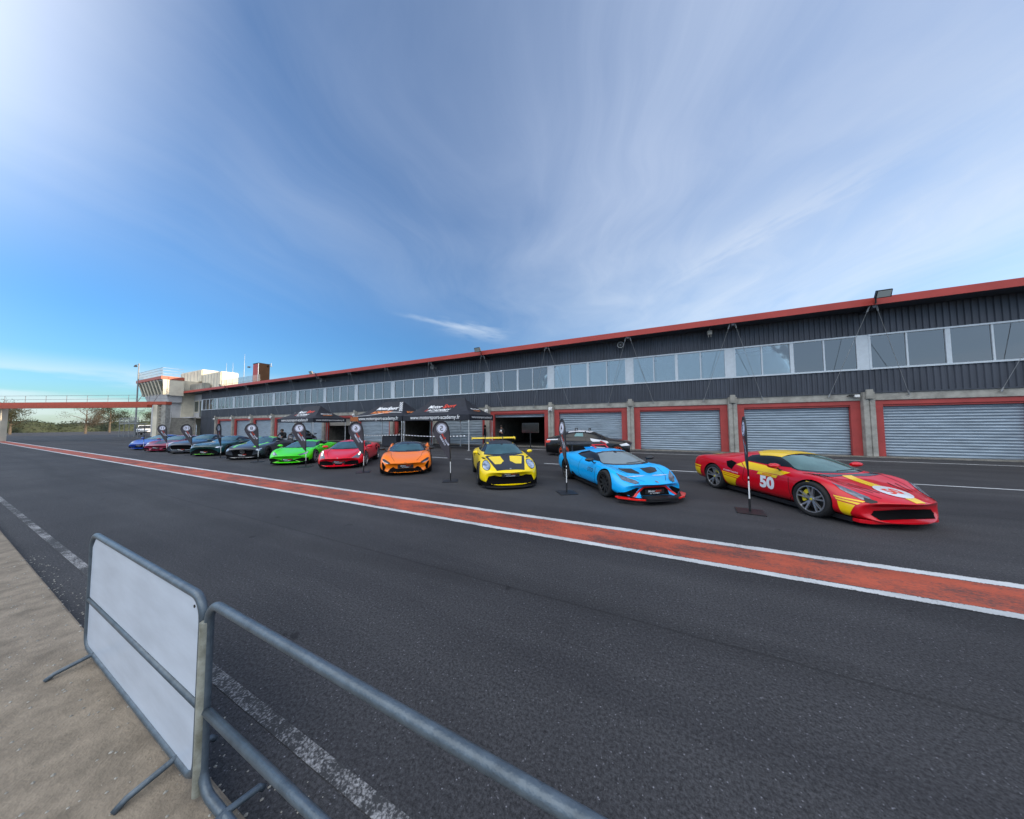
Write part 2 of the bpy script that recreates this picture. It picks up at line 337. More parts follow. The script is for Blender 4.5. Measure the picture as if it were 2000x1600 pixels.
def worn_paint(name, col, under, lo, hi, bumpy=0.5, stretch=(1, 1, 1), span=None):
    """road paint worn through to the asphalt in speckles and patches"""
    mt = bpy.data.materials.new(name); mt.use_nodes = True; n = mt.node_tree.nodes; l = mt.node_tree.links; b = n['Principled BSDF']
    g = n.new('ShaderNodeNewGeometry'); mp = n.new('ShaderNodeMapping'); mp.inputs['Scale'].default_value = stretch; l.new(g.outputs['Position'], mp.inputs[0])
    def nz(s, d): 
        t = n.new('ShaderNodeTexNoise'); t.inputs['Scale'].default_value = s; t.inputs['Detail'].default_value = d; t.inputs['Roughness'].default_value = 0.7; l.new(mp.outputs[0], t.inputs['Vector']); return t.outputs['Fac']
    a = n.new('ShaderNodeMath'); a.operation = 'MULTIPLY_ADD'; l.new(nz(2.2, 6), a.inputs[0]); a.inputs[1].default_value = 0.55; 
    k = n.new('ShaderNodeMath'); k.operation = 'MULTIPLY'; l.new(nz(60, 3), k.inputs[0]); k.inputs[1].default_value = 0.45; l.new(k.outputs[0], a.inputs[2])
    src = a.outputs[0]
    if span:
        sx = n.new('ShaderNodeSeparateXYZ'); l.new(g.outputs['Position'], sx.inputs[0])
        q1 = n.new('ShaderNodeMath'); q1.operation = 'SUBTRACT'; l.new(sx.outputs[1], q1.inputs[0]); q1.inputs[1].default_value = (span[0] + span[1]) / 2
        q2 = n.new('ShaderNodeMath'); q2.operation = 'ABSOLUTE'; l.new(q1.outputs[0], q2.inputs[0]); hw_ = (span[1] - span[0]) / 2
        q3 = n.new('ShaderNodeMapRange'); l.new(q2.outputs[0], q3.inputs[0]); q3.inputs[1].default_value = hw_ - 0.035; q3.inputs[2].default_value = hw_; q3.inputs[3].default_value = 0; q3.inputs[4].default_value = 0.20
        q4 = n.new('ShaderNodeMath'); q4.operation = 'SUBTRACT'; l.new(src, q4.inputs[0]); l.new(q3.outputs[0], q4.inputs[1]); src = q4.outputs[0]
    r = n.new('ShaderNodeValToRGB'); l.new(src, r.inputs[0]); r.color_ramp.elements[0].position = lo; r.color_ramp.elements[0].color = (*under, 1); r.color_ramp.elements[1].position = hi; r.color_ramp.elements[1].color = (*col, 1)
    v = n.new('ShaderNodeMixRGB'); v.blend_type = 'MULTIPLY'; v.inputs[0].default_value = 0.7; l.new(r.outputs[0], v.inputs[1])
    r2 = n.new('ShaderNodeValToRGB'); l.new(nz(0.8, 5), r2.inputs[0]); r2.color_ramp.elements[0].position = 0.35; r2.color_ramp.elements[0].color = (0.6, 0.6, 0.6, 1); r2.color_ramp.elements[1].position = 0.6; r2.color_ramp.elements[1].color = (1.1, 1.1, 1.1, 1); l.new(r2.outputs[0], v.inputs[2])
    l.new(v.outputs[0], b.inputs['Base Color']); b.inputs['Roughness'].default_value = 0.75
    bp = n.new('ShaderNodeBump'); bp.inputs['Strength'].default_value = bumpy; bp.inputs['Distance'].default_value = 0.005; l.new(nz(90, 3), bp.inputs['Height']); l.new(bp.outputs[0], b.inputs['Normal'])
    return mt
M_linew = worn_paint('worn_white_line', (0.56, 0.58, 0.60), (0.08, 0.08, 0.085), 0.34, 0.42)
M_linev = worn_paint('very_worn_white_line', (0.40, 0.40, 0.41), (0.038, 0.038, 0.041), 0.48, 0.60)
M_lred = worn_paint('worn_red_band', (0.46, 0.085, 0.040), (0.09, 0.05, 0.045), 0.40, 0.54, stretch=(0.45, 1, 1))
M_concg = mat('concrete_kerb_sand', (0.24, 0.20, 0.155), 0.95, var=0.35, vscale=6, bump=0.8, bscale=60)
def sheet(name, x0, y0, x1, y1, z, mt, nx=1):
    b = MB(); 
    for i in range(nx):
        a = x0 + (x1 - x0) * i / nx; c = x0 + (x1 - x0) * (i + 1) / nx
        b.add([(a, y0, z), (c, y0, z), (c, y1, z), (a, y1, z)], [(0, 1, 2, 3)])
    return tag(b.build(name, mt, recalc=False), kind='structure')
M_field = mat('field_ground', (0.07, 0.075, 0.04), 1.0, var=0.4, vscale=0.05)
sheet('ground', -2500, -2500, 2500, 2500, -0.02, M_field)
sheet('pit_lane', -220, 0.8, 120, 23.95, 0.0, M_asph, 8)
sheet('paddock_apron', -220, 23.95, -84, 70, 0.0, M_asph)
sheet('red_lane_band', -220, 5.14, 120, 5.90, 0.004, M_lred)
M_line1 = worn_paint('worn_white_line_near', (0.56, 0.58, 0.60), (0.05, 0.05, 0.053), 0.34, 0.42, span=(5.0, 5.15)); M_line2 = worn_paint('worn_white_line_far', (0.56, 0.58, 0.60), (0.05, 0.05, 0.053), 0.34, 0.42, span=(5.89, 6.065))
sheet('white_line', -220, 5.0, 120, 5.15, 0.006, M_line1)
sheet('white_line', -220, 5.89, 120, 6.065, 0.006, M_line2)
sheet('white_line', -220, 1.115, 120, 1.205, 0.004, M_linev)
sheet('door_line', -75, 21.32, 90, 21.45, 0.004, M_linew)
for a, b_ in ((-45.4, -44), (-36.9, -35.6), (-29.0, -27.5), (-20.9, -19.2), (-12.5, -11.0), (-9.85, -9.4), (-4.95, -3.6), (0.3, 2.2), (6.6, 10.5), (14.8, 18.0)):
    sheet('parking_line', a, 14.04, b_, 14.16, 0.004, M_linew)
b = MB(); b.box(-80, 23.4, 0.0, 100, 24.3, 0.045)
tag(b.build('threshold_slab', M_concd), kind='structure')
b = MB(); b.box(-60, -6, -0.3, 60, 0.8, 0.10)
tag(b.build('pit_wall_kerb', M_concg, bevel=0.015), kind='structure')

b = MB(); rg = random.Random(11)
for k in range(1800):
    x = rg.uniform(-9, 3); y = min(0.79, 0.8 - abs(rg.gauss(0, 0.9))) if rg.random() < .7 else 0.8 + abs(rg.gauss(0, .12)); z = 0.10 if y < 0.8 else 0.0; r_ = rg.uniform(0.003, 0.011)
    p = [(x + r_ * rg.uniform(.7, 1.2) * math.cos(a), y + r_ * rg.uniform(.7, 1.2) * math.sin(a), z + .001) for a in (0, 1.3, 2.5, 3.8, 5.0)]; b.add(p + [(x, y, z + r_ * .9)], [(0, 1, 5), (1, 2, 5), (2, 3, 5), (3, 4, 5), (4, 0, 5)])
tag(b.build('loose_gravel', M_conc), 'loose pale gravel scattered over the sandy kerb under the barriers', 'gravel', kind='stuff')
# ------------------------------------------------------------------ pit building
D = 23.79; BW = 6.332; X0 = 11.362
IL, IR = 13, -7            # pillar indices, left end and right end
def PX(i): return X0 - i * BW
pit = thing('pit_building', 'long pit building with dark corrugated cladding, red roof edge and roller doors', 'building', (-20, 24, 0))
XL, XR = -77.6, PX(IR)
def corr(x0, x1, z0, z1, y, pitch=BW / 26, depth=0.045):
    b = MB(); n = int(round((x1 - x0) / pitch)); pr_ = []
    for i in range(n):
        a = x0 + i * pitch; pr_ += [(a, y), (a + pitch * 0.40, y), (a + pitch * 0.52, y + depth), (a + pitch * 0.88, y + depth)]
    pr_.append((x0 + n * pitch, y))
    vs = []; 
    for a, q in pr_: vs += [(a, q, z0), (a, q, z1)]
    b.add(vs, [(2 * i, 2 * i + 2, 2 * i + 3, 2 * i + 1) for i in range(len(pr_) - 1)])
    return b
corr(XL, XR, 7.075, 8.62, D).build('upper_cladding', M_clad, pit, world=True, recalc=False)
corr(XL, XR, 3.725, 5.02, D).build('lower_cladding', M_clad, pit, world=True, recalc=False)
corr(XL, PX(13) - 0.5, 0.05, 3.72, D + 0.002).build('end_cladding', M_clad, pit, world=True, recalc=False)
# flashing strips under and over claddings
b = MB(); b.box(XL, D - 0.03, 3.665, XR, D + 0.06, 3.722); b.build('flashing', M_clad, pit, world=True)
# structural body: back wall, floors, end walls (garages stay hollow)
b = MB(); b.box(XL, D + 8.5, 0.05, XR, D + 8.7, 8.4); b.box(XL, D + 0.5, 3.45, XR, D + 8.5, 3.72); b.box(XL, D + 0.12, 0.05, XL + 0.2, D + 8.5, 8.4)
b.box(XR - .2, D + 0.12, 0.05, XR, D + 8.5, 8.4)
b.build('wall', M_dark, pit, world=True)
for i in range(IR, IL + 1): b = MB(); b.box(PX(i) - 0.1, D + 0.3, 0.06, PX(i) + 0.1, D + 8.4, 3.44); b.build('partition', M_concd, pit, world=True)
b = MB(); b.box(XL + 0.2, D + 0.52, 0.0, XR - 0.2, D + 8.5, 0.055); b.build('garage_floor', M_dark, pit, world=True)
b = MB(); b.box(XL, D + 3.2, 5.0, XR, D + 3.25, 7.2); b.build('corridor_wall', M_grend, pit, world=True)
# roof: fascia, soffit, slab
RX0, RX1 = -83.0, XR + 22  # right end runs on unseen so the roof shadow covers the lane
b = MB(); b.box(RX0, D - 1.2, 8.447, RX1, D - 1.16, 8.844); b.build('roof_fascia', M_red, pit, world=True)
b = MB(); b.prism([(D - 1.155, 8.47), (D + 9.5, 8.40), (D + 9.5, 8.55), (D - 1.155, 8.835)], 'x', RX0 + 0.01, RX1 - 0.01); b.build('roof', M_clad, pit, world=True)
for i in range(IR, IL + 1):
    b = MB(); b.box(PX(i) - 0.08, D - 1.15, 8.30, PX(i) + 0.08, D, 8.465); b.build('roof_beam', M_clad, pit, world=True)
b = MB(); b.box(XR + 0.001, D, 0.05, RX1 - 1, D + 9, 8.4); b.build('shade_extension', M_clad, pit, world=True)  # unseen plain extension added to cast shade over the lane
# pillars
proto = None
def pillar_mesh():
    b = MB(); b.box(-0.24, -0.20, 0.05, -0.02, 0.30, 3.72); b.box(0.02, -0.20, 0.05, 0.24, 0.30, 3.72); b.box(-0.02, -0.165, 0.05, 0.02, 0.3, 3.70)
    b.box(-0.17, -0.30, 3.32, 0.17, -0.20, 3.86, top=(0.03, 0, 0.03, 0)); return b
for i in range(IR, IL + 1):
    if proto is None:
        proto = pillar_mesh().build('pillar', M_conc, pit, bevel=0.012)
        o = proto
    else: o = proto.copy(); COL.objects.link(o)
    o.location = (PX(i) - pit.location.x, D - pit.location.y, 0)
lp = None
for i in range(3, IL + 1):
    if lp is None:
        b = MB(); b.lathe([(0, -0.17), (0.10, -0.17), (0.15, -0.10), (0.15, -0.02), (0.0, -0.02)], 'y', 14); b.box(-0.17, -0.02, -0.17, 0.17, 0.0, 0.17)
        lp = b.build('pillar_lamp', M_white, pit, smooth=True, angle=35); o = lp
    else: o = lp.copy(); COL.objects.link(o)
    o.location = (PX(i) + 0.0 - pit.location.x, D - 0.30 - pit.location.y, 3.26)
# bays
SH = {}
def shutter(z0, z1, w):
    b = MB(); vs = []; n = int((z1 - z0) / 0.0160); 
    for k in range(n + 1):
        z = z1 - (z1 - z0) * k / n; ph = ((z1 - z) / 0.16) % 1.0
        y = 0.055 - 0.075 * math.sin(math.pi * ph ** 0.8) ** 0.7 
        vs += [(-w / 2, y, z), (w / 2, y, z)]
    b.add(vs, [(2 * k, 2 * k + 1, 2 * k + 3, 2 * k + 2) for k in range(n)])
    b.box(-w / 2, -0.02, z0 - 0.09, w / 2, 0.02, z0)
    return b
openings = {3: 2.72, 5: 2.75, 7: 2.05}
OW = BW - 0.5 - 2 * 0.42
for i in range(IR, IL + 1):
    cx = (PX(i) + PX(i + 1)) / 2 - pit.location.x; cy = D - pit.location.y
    h0 = openings.get(i, 0.14)
    if i == IL: pass
    elif 'beam' not in SH:
        b = MB(); b.box(-BW / 2 + 0.24, 0.02, 3.25, BW / 2 - 0.24, 0.30, 3.662); SH['beam'] = b.build('lintel', M_conc, pit, bevel=0.01)
        b = MB(); b.box(-BW / 2 + 0.243, 0.08, 0.05, -BW / 2 + 0.66, 0.26, 3.0); b.box(BW / 2 - 0.66, 0.08, 0.05, BW / 2 - 0.243, 0.26, 3.0); b.box(-BW / 2 + 0.243, 0.08, 3.003, BW / 2 - 0.243, 0.26, 3.248)
        b.box(-BW / 2 + 0.66, 0.14, 2.9, BW / 2 - 0.66, 0.24, 3.0)
        SH['frame'] = b.build('door_frame', M_redp, pit)
        f1, f2 = SH['beam'], SH['frame']
    else:
        f1 = SH['beam'].copy(); f2 = SH['frame'].copy(); COL.objects.link(f1); COL.objects.link(f2)
    if i < IL: f1.location = (cx, cy, 0); f2.location = (cx, cy, 0)
    if i == IL: s = None
    elif ('s', h0) not in SH: SH[('s', h0)] = s = shutter(h0, 3.05, BW - 1.30).build('roller_shutter', M_shut if h0 != 2.05 else mat('beige_shutter', (0.30, 0.29, 0.27), 0.6, var=0.2), pit, smooth=True)
    else: s = SH[('s', h0)].copy(); COL.objects.link(s)
    if s: s.location = (cx, cy + 0.30, 0)
    # two window units over each bay
    for k in (-1, 1):
        ux = cx + k * (BW - 0.42) / 4
        if 'win' not in SH:
            w = (BW - 0.42) / 2; b = MB()
            b.box(-w / 2, -0.05, 5.022, w / 2, 0.10, 5.115); b.box(-w / 2, -0.05, 6.985, w / 2, 0.08, 7.073)
            b.box(-w / 2, -0.03, 5.115, -w / 2 + 0.09, 0.07, 6.985); b.box(w / 2 - 0.09, -0.03, 5.115, w / 2, 0.07, 6.985); b.box(-0.035, -0.025, 5.115, 0.035, 0.07, 6.985)
            SH['win'] = b.build('window', M_wfr, pit)
            b = MB(); b.box(-w / 2 + 0.08, 0.02, 5.10, -0.02, 0.03, 7.0); SH['pane'] = b.build('window_pane', None, SH['win'])
            f = SH['win']; panes = [SH['pane']]
            p2 = SH['pane'].copy(); COL.objects.link(p2); panes.append(p2)
        else:
            f = SH['win'].copy(); COL.objects.link(f); panes = []
            for _ in range(2): q = SH['pane'].copy(); COL.objects.link(q); q.parent = f; panes.append(q)
        f.location = (ux, cy, 0); panes[0].location = (0, 0, 0); panes[1].location = ((BW - 0.42) / 4 - 0.03, 0, 0)
        # blind or curtain behind each pane
        for h in (-1, 1):
            rr = random.random()
            xm = PX(i) - BW / 2 + k * (BW - 0.42) / 4 + h * 0.72
            dark = (i <= 0)
            if dark and rr < 0.97: continue
            ww = (BW - 0.42) / 4 - 0.12; b = MB()
            if rr < 0.6 or i < 5:
                off = random.uniform(0, 0.22); x0 = -ww / 2 + off; b.box(x0, 0.06, 5.08, ww / 2 + 0.05, 0.07, 6.98); cm = 'blind'
            else:
                n = 34; vs = []; x0 = -ww / 2 + random.uniform(0, 0.35)
                for q in range(n + 1):
                    xx = x0 + (ww / 2 + 0.05 - x0) * q / n; yy = 0.12 + 0.04 * math.sin(q * 1.1 + rr * 9) ; vs += [(xx, yy, 5.08), (xx + 0.04 * math.sin(q * .4), yy * 1.05, 6.98)]
                b.add(vs, [(2 * q, 2 * q + 2, 2 * q + 3, 2 * q + 1) for q in range(n)]); cm = 'curtain'
            SH.setdefault('late', []).append((b, cm, f, h))
    if 'post' not in SH:
        b = MB(); b.box(-0.21, -0.012, 5.022, 0.21, 0.05, 7.073); SH['post'] = b.build('window_post', M_wfr, pit); o = SH['post']
    else: o = SH['post'].copy(); COL.objects.link(o)
    o.location = (cx + BW / 2, cy, 0)
o = SH['post'].copy(); COL.objects.link(o); o.location = (PX(IL + 1) - pit.location.x, cy, 0)
def glassmat():
    mt = bpy.data.materials.new('pane_glass'); mt.use_nodes = True; n = mt.node_tree.nodes; l = mt.node_tree.links; n.remove(n['Principled BSDF'])
    out = n['Material Output']; gl = n.new('ShaderNodeBsdfGlossy'); gl.inputs['Roughness'].default_value = 0.02; gl.inputs['Color'].default_value = (0.98, 0.95, 0.92, 1)
    tr = n.new('ShaderNodeBsdfTransparent'); tr.inputs['Color'].default_value = (0.86, 0.95, 0.97, 1)
    mx = n.new('ShaderNodeMixShader'); fr = n.new('ShaderNodeFresnel'); fr.inputs['IOR'].default_value = 2.9
    tn = n.new('ShaderNodeTexNoise'); tn.inputs['Scale'].default_value = 0.7; gg = n.new('ShaderNodeNewGeometry'); l.new(gg.outputs['Position'], tn.inputs['Vector'])
    bp = n.new('ShaderNodeBump'); bp.inputs['Strength'].default_value = 0.05; bp.inputs['Distance'].default_value = 0.08; l.new(tn.outputs['Fac'], bp.inputs['Height']); l.new(bp.outputs[0], gl.inputs['Normal'])
    l.new(fr.outputs[0], mx.inputs[0]); l.new(tr.outputs[0], mx.inputs[1]); l.new(gl.outputs[0], mx.inputs[2]); l.new(mx.outputs[0], out.inputs[0]); return mt
M_pane = glassmat()
SH['pane'].data.materials[0] = M_pane
M_blind = mat('roller_blind', (0.78, 0.82, 0.84), 0.8, var=0.06, emit=0.0)
M_curt = mat('net_curtain', (0.80, 0.86, 0.86), 0.9, var=0.12, vscale=3)
for b, cm, f, h in SH.get('late', []):
    b.v = [(x + h * 0.73, y, z) for x, y, z in b.v]
    b.build(cm, M_blind if cm == 'blind' else M_curt, f, recalc=False, smooth=(cm == 'curtain'))
# bracing cables from the roof edge to the lintels, in pairs
cab = None
for i in range(IR + 1, IL + 1):
    for s in (-1, 1):
        if cab is None:
            b = MB(); A = Vector((0.13, -1.0, 8.43)); B = Vector((1.62, -0.06, 3.50))
            b.tube([A, B], 0.010, seg=6); d = (B - A).normalized(); b.tube([A - d * 0.05, A + d * 0.30], [0.05, 0.035], seg=6); b.tube([B - d * 0.22, B], [0.025, 0.05], seg=6)
            cab = b.build('bracing_cable', M_steel, pit); o = cab
        else: o = cab.copy(); COL.objects.link(o)
        o.location = (PX(i) - pit.location.x, D - pit.location.y, 0); o.scale = (s, 1, 1)
# garage contents barely seen in the dark
M_gar = mat('garage_wall_paint', (0.10, 0.10, 0.10), 0.9, var=0.4, vscale=0.6)

# floodlights on the roof edge
fl = None
for n_, (i, lb) in enumerate(((0, 'black floodlight on the red roof edge above the two rightmost garage doors'), (4, 'black floodlight on the roof edge above the rightmost canopy and yellow car'), (8, 'small black floodlight on the roof edge above the leftmost canopy'), (12, 'farthest floodlight on the roof edge, near the control tower'))):
    if fl is None:
        t = thing('floodlight', lb, 'floodlight', (PX(i), D - 1.25, 8.84), 0, 'floodlights along the roof edge')
        b = MB(); b.box(-0.30, -0.62, 0.22, 0.30, -0.50, 0.62, top=(0.02, 0, 0.02, 0))
        for k in range(9): b.box(-0.27 + k * 0.062, -0.50, 0.26, -0.255 + k * 0.062, -0.44, 0.60)
        hd = b.build('housing', M_black, t); hd.rotation_euler = (R(28), 0, 0); hd.location = (0, 0.10, -0.15)
        b = MB(); b.box(-0.25, -0.635, 0.26, 0.25, -0.621, 0.58); b.build('lens', mat('flood_lens', (0.5, 0.55, 0.55), 0.15, metal=0.3), hd)
        b = MB(); b.tube([(0, 0.02, -0.35), (0, -0.03, -0.02), (0, -0.25, 0.06)], 0.035); b.box(-0.12, -0.34, 0.0, 0.12, -0.22, 0.03)
        b.build('bracket', M_black, t); fl = t
    else:
        t = copy_tree(fl); t.location = (PX(i), D - 1.25, 8.84); t['label'] = lb
# horn loudspeakers and sensor box
hl = None
for x, lb in ((-1.85, 'grey horn loudspeaker under the roof edge beside the cable above the blue car'), (-20.3, 'horn loudspeaker under the roof edge above the rightmost canopy'), (-39.2, 'horn loudspeaker under the roof edge above the leftmost canopy'), (-58.5, 'farthest horn loudspeaker under the roof edge')):
    if hl is None:
        t = thing('loudspeaker', lb, 'loudspeaker', (x, D - 0.02, 8.02), 0, 'loudspeakers under the roof')
        b = MB(); b.lathe([(0.20, -0.62), (0.235, -0.62), (0.20, -0.55), (0.11, -0.42), (0.07, -0.30), (0.07, -0.12), (0, -0.12)], 'y', 20); b.build('horn', M_steel, t, smooth=True, angle=40)
        b = MB(); b.lathe([(0, -0.60), (0.07, -0.58), (0.09, -0.50), (0.04, -0.44)], 'y', 14); b.build('driver', M_steel, t, smooth=True)
        b = MB(); b.box(-0.03, -0.2, -0.03, 0.03, 0.0, 0.03); b.box(-0.08, -0.02, -0.12, 0.08, 0.0, 0.12); b.build('bracket', M_steel, t); hl = t
    else:
        t = copy_tree(hl); t.location = (x, D - 0.02, 8.02); t['label'] = lb
t = thing('sensor_box', 'small grey box with two prongs hanging under the roof between two cable pairs', 'sensor', (3.85, D - 0.6, 8.0))
b = MB(); b.box(-0.13, -0.1, 0, 0.13, 0.1, 0.28); b.build('box', M_conc, t, bevel=0.01)
b = MB(); b.tube([(-0.07, 0, 0), (-0.07, 0, -0.16)], 0.02); b.tube([(0.07, 0, 0), (0.07, 0, -0.16)], 0.02); b.tube([(0, 0, 0.28), (0, 0, 0.46)], 0.02); b.build('prong', M_conc, t)
t = thing('motion_sensor', 'small white sensor on the lintel below the rightmost floodlight', 'sensor', (PX(0) - 0.45, D - 0.02, 3.50))
b = MB(); b.box(-0.11, -0.16, -0.06, 0.11, -0.005, 0.09); b.build('housing', M_white, t, bevel=0.015)
b = MB(); b.box(-0.30, -0.14, 0.02, -0.12, -0.005, 0.10); b.tube([(-0.3, -0.1, 0.06), (-0.42, -0.14, 0.02)], 0.03); b.build('camera_head', M_black, t)

# ------------------------------------------------------------------ roof top: rail, brown tower, masts
t = thing('stair_head_tower', 'dark brown metal clad square tower rising behind the roof edge', 'tower', (-63.05, 26.0, 8.5))
b = MB(); b.box(-0.98, 0, 0, 0.95, 1.65, 4.55); b.build('wall', M_brown, t)
b = MB(); b.box(-1.02, -0.04, 4.55, 0.99, 1.69, 4.66); b.build('coping', M_brown, t)
b = MB(); b.box(0.76, -0.03, 0.0, 0.96, -0.002, 4.54); b.build('corner_trim', M_wfr, t)
b = MB(); b.box(-0.96, -0.012, 0.0, 0.755, -0.001, 4.54); b.build('front_cladding', M_red, t)
b = MB(); b.tube([(0.9, 1.6, 4.4), (1.5, 1.6, 4.8), (1.5, 1.6, 4.4)], 0.03, seg=6); b.lathe([(0, 0), (0.14, 0.02), (0.1, 0.2), (0, 0.24)], 'z', 10, c=(1.5, 1.6, 4.15)); b.build('camera_arm', M_steel, t); b = MB(); b.tube([(-0.9, 0, 4.0), (-2.2, -0.1, 4.2)], 0.03, seg=6); b.box(-2.6, -0.2, 4.05, -2.2, 0.1, 4.3); b.build('camera_arm', M_steel, t)
b = MB(); x = -75.0
b.tube([(-75.4, 25.6, 9.0), (-60.5, 25.6, 9.0)], 0.04, seg=6); b.tube([(-75.4, 25.6, 10.0), (-60.5, 25.6, 10.0)], 0.03, seg=6)
while x < -60.4: b.tube([(x, 25.6, 8.5), (x, 25.6, 10.9)], 0.035, seg=5); x += 0.42
tag(b.build('roof_railing', M_steel), 'grey picket railing along the roof between the air units and the brown tower', 'railing')
for x, z1, lb, hd in ((-76.0, 14.6, 'leftmost thin antenna mast on the roof, with small camera domes on it', 1), (-73.3, 14.4, 'middle plain thin antenna mast on the roof behind the railing', 0), (-68.8, 15.6, 'rightmost and tallest thin antenna mast on the roof left of the brown tower', 0)):
    t = thing('antenna_mast', lb, 'antenna', (x, 26.6, 8.5), 0, 'masts on the roof')
    b = MB(); b.tube([(0, 0, 0), (0, 0, (z1 - 8.5) * 0.6), (0, 0, z1 - 8.5)], [0.05, 0.035, 0.012], seg=6); b.build('mast', M_steel, t)
    b = MB(); b.box(-0.15, -0.05, 1.3, 0.15, 0.05, 1.45)
    if hd: b.lathe([(0, -0.16), (0.18, 0), (0.14, 0.2), (0, 0.26)], 'z', 10, c=(0.2, -0.2, 3.0)); b.lathe([(0, -0.16), (0.14, 0), (0.1, 0.2), (0, 0.26)], 'z', 10, c=(-0.15, -0.2, 3.6))
    b.build('fitting', M_steel, t)
# ------------------------------------------------------------------ control tower
tw = thing('control_tower', 'cream and grey race control tower with outward leaning windows and a red band', 'tower', (-89, 22, 0))
b = MB()  # flared upper room: floor plan wider at the top on the lane side and left end
xr = -82.0
vs = [(-93.6, 20.9, 6.6), (xr - 0.6, 20.9, 6.6), (xr - 0.6, 22.6, 6.6), (-93.6, 22.6, 6.6), (-95.6, 19.8, 10.9), (xr, 19.8, 10.9), (xr, 22.6, 10.9), (-95.6, 22.6, 10.9)]
b.add(vs, [(0, 1, 2, 3), (4, 5, 6, 7), (0, 1, 5, 4), (1, 2, 6, 5), (2, 3, 7, 6), (3, 0, 4, 7)], M_grend)
b.build('control_room', M_cream, tw, world=True)
# cream cladding over the side facing the pit building
b = MB(); b.add([(xr + 0.004, 19.95, 7.9), (xr + 0.004, 22.6, 7.9), (xr + 0.02, 22.6, 10.9), (xr + 0.02, 19.9, 10.9)], [(0, 1, 2, 3)]); 
b.build('side_panel', M_cream, tw, world=True, recalc=False)
b = MB(); b.box(-95.8, 19.6, 10.9, xr + 0.15, 22.6, 11.45); b.build('roof_band', M_orange, tw, world=True)
def fp(xx, z, o=0.0):
    t = (z - 6.6) / 4.3; return (xx, 20.9 - 1.1 * t - 0.03 - o, z)
n = 7; wx0, wx1 = -94.6, -82.4
for k in range(n):
    a = wx0 + (wx1 - wx0) * k / n + 0.18; c = wx0 + (wx1 - wx0) * (k + 1) / n - 0.18
    b = MB(); b.add([fp(a, 8.25), fp(c, 8.25), fp(c, 10.65), fp(a, 10.65)], [(0, 1, 2, 3)]); w = b.build('window', M_twin, tw, world=True, recalc=False)
    b = MB(); b.tube([fp(a - 0.17, 8.1, 0.06), fp(a - 0.17, 10.85, 0.06)], 0.13, seg=4); q = b.build('mullion', M_cream, w); q.data.transform(Matrix.Translation(-tw.location))
b = MB(); b.box(-93.0, 21.2, 0, -83.2, 24.0, 6.6); b.build('base_wall', M_grend, tw, world=True)
b = MB(); b.box(-84.6, 20.4, 0.0, -83.6, 21.1, 6.6); b.tube([(-83.5, 20.3, 3.6), (-83.9, 20.8, 6.6)], 0.15, seg=4); b.build('column', M_cream, tw, world=True)
b = MB()
for z in (11.5, 12.0, 12.55, 13.05): b.tube([(-95.6, 19.8, z), (xr, 19.8, z), (xr, 22.5, z)], 0.028, seg=5)
for k in range(22): b.tube([(-95.6 + 13.6 * k / 21, 19.8, 11.45), (-95.6 + 13.6 * k / 21, 19.8, 13.05)], 0.03, seg=5)
b.build('roof_railing', M_steel, tw, world=True)
t = thing('service_block', 'cream rendered block with a square window between the control tower and the pit building', 'building', (-86, 25, 0))
b = MB(); b.box(-92, 22.65, 0, -82.9, 31, 11.0); b.build('wall', M_cream, t, world=True)
b = MB(); b.box(-83.0, 22.7, 3.6, -78.2, 23.2, 3.8); b.box(-82.89, 24.35, 3.6, -77.75, 24.6, 8.3, M_grend); b.build('recess_wall', M_cream, t, world=True)
b = MB(); b.box(-82.3, 24.29, 4.9, -80.6, 24.35, 6.9); w = b.build('window', M_twin, t, world=True)
b = MB(); b.box(-82.4, 24.27, 4.8, -82.3, 24.33, 7.0); b.box(-80.6, 24.27, 4.8, -80.5, 24.33, 7.0); b.box(-82.4, 24.27, 6.9, -80.5, 24.33, 7.05); b.box(-82.4, 24.27, 4.7, -80.5, 24.33, 4.8); q = b.build('frame', M_cream, w); q.data.transform(Matrix.Translation(-t.location))
b = MB(); b.box(-79.9, 24.27, 3.8, -78.0, 24.345, 6.9); w = b.build('door', M_twin, t, world=True)
b = MB(); b.box(-79.0, 24.2, 3.8, -78.9, 24.26, 6.9); q = b.build('frame', M_wfr, w); q.data.transform(Matrix.Translation(-t.location))
for nm, lb, x0, x1, y0, y1, z0, z1 in (('air_unit', 'tan coloured ventilation unit on the roof beside the tower railing', -92.0, -81.4, 24.8, 27.4, 10.95, 13.5), ('air_unit', 'grey metal ventilation unit on the roof, right of the tan one', -81.1, -73.0, 24.8, 27.4, 8.9, 12.4), ('air_duct', 'low silver air duct on the roof in front of the ventilation units', -82.0, -76.5, 23.4, 24.6, 8.86, 10.3)):
    t = thing(nm, lb, 'air unit' if nm == 'air_unit' else 'duct', ((x0 + x1) / 2, (y0 + y1) / 2, z0))
    b = MB(); b.box(x0, y0, z0, x1, y1, z1); b.build('casing', M_hvac if 'tan' not in lb else M_cream, t, world=True, bevel=0.12)
    b = MB()
    for k in range(6): b.box(x0 + 0.3 + k * (x1 - x0 - 0.6) / 6, y0 - 0.03, z0 + 0.3, x0 + 0.3 + k * (x1 - x0 - 0.6) / 6 + 0.06, y0 - 0.002, z1 - 0.3)
    for k in range(3): b.box(x1 + 0.002, y0 + 0.3 + k * 0.7, z0 + 0.3, x1 + 0.03, y0 + 0.36 + k * 0.7, z1 - 0.3)
    b.build('panel_joint', M_steel, t, world=True)
t = thing('wall_air_conditioner', 'small boxy air conditioner fixed on the cream wall under the tan ventilation unit', 'air unit', (-82.88, 24.3, 9.0))
b = MB(); b.box(0, -0.6, 0, 0.5, 0.6, 0.95); b.build('casing', M_white, t, bevel=0.03)
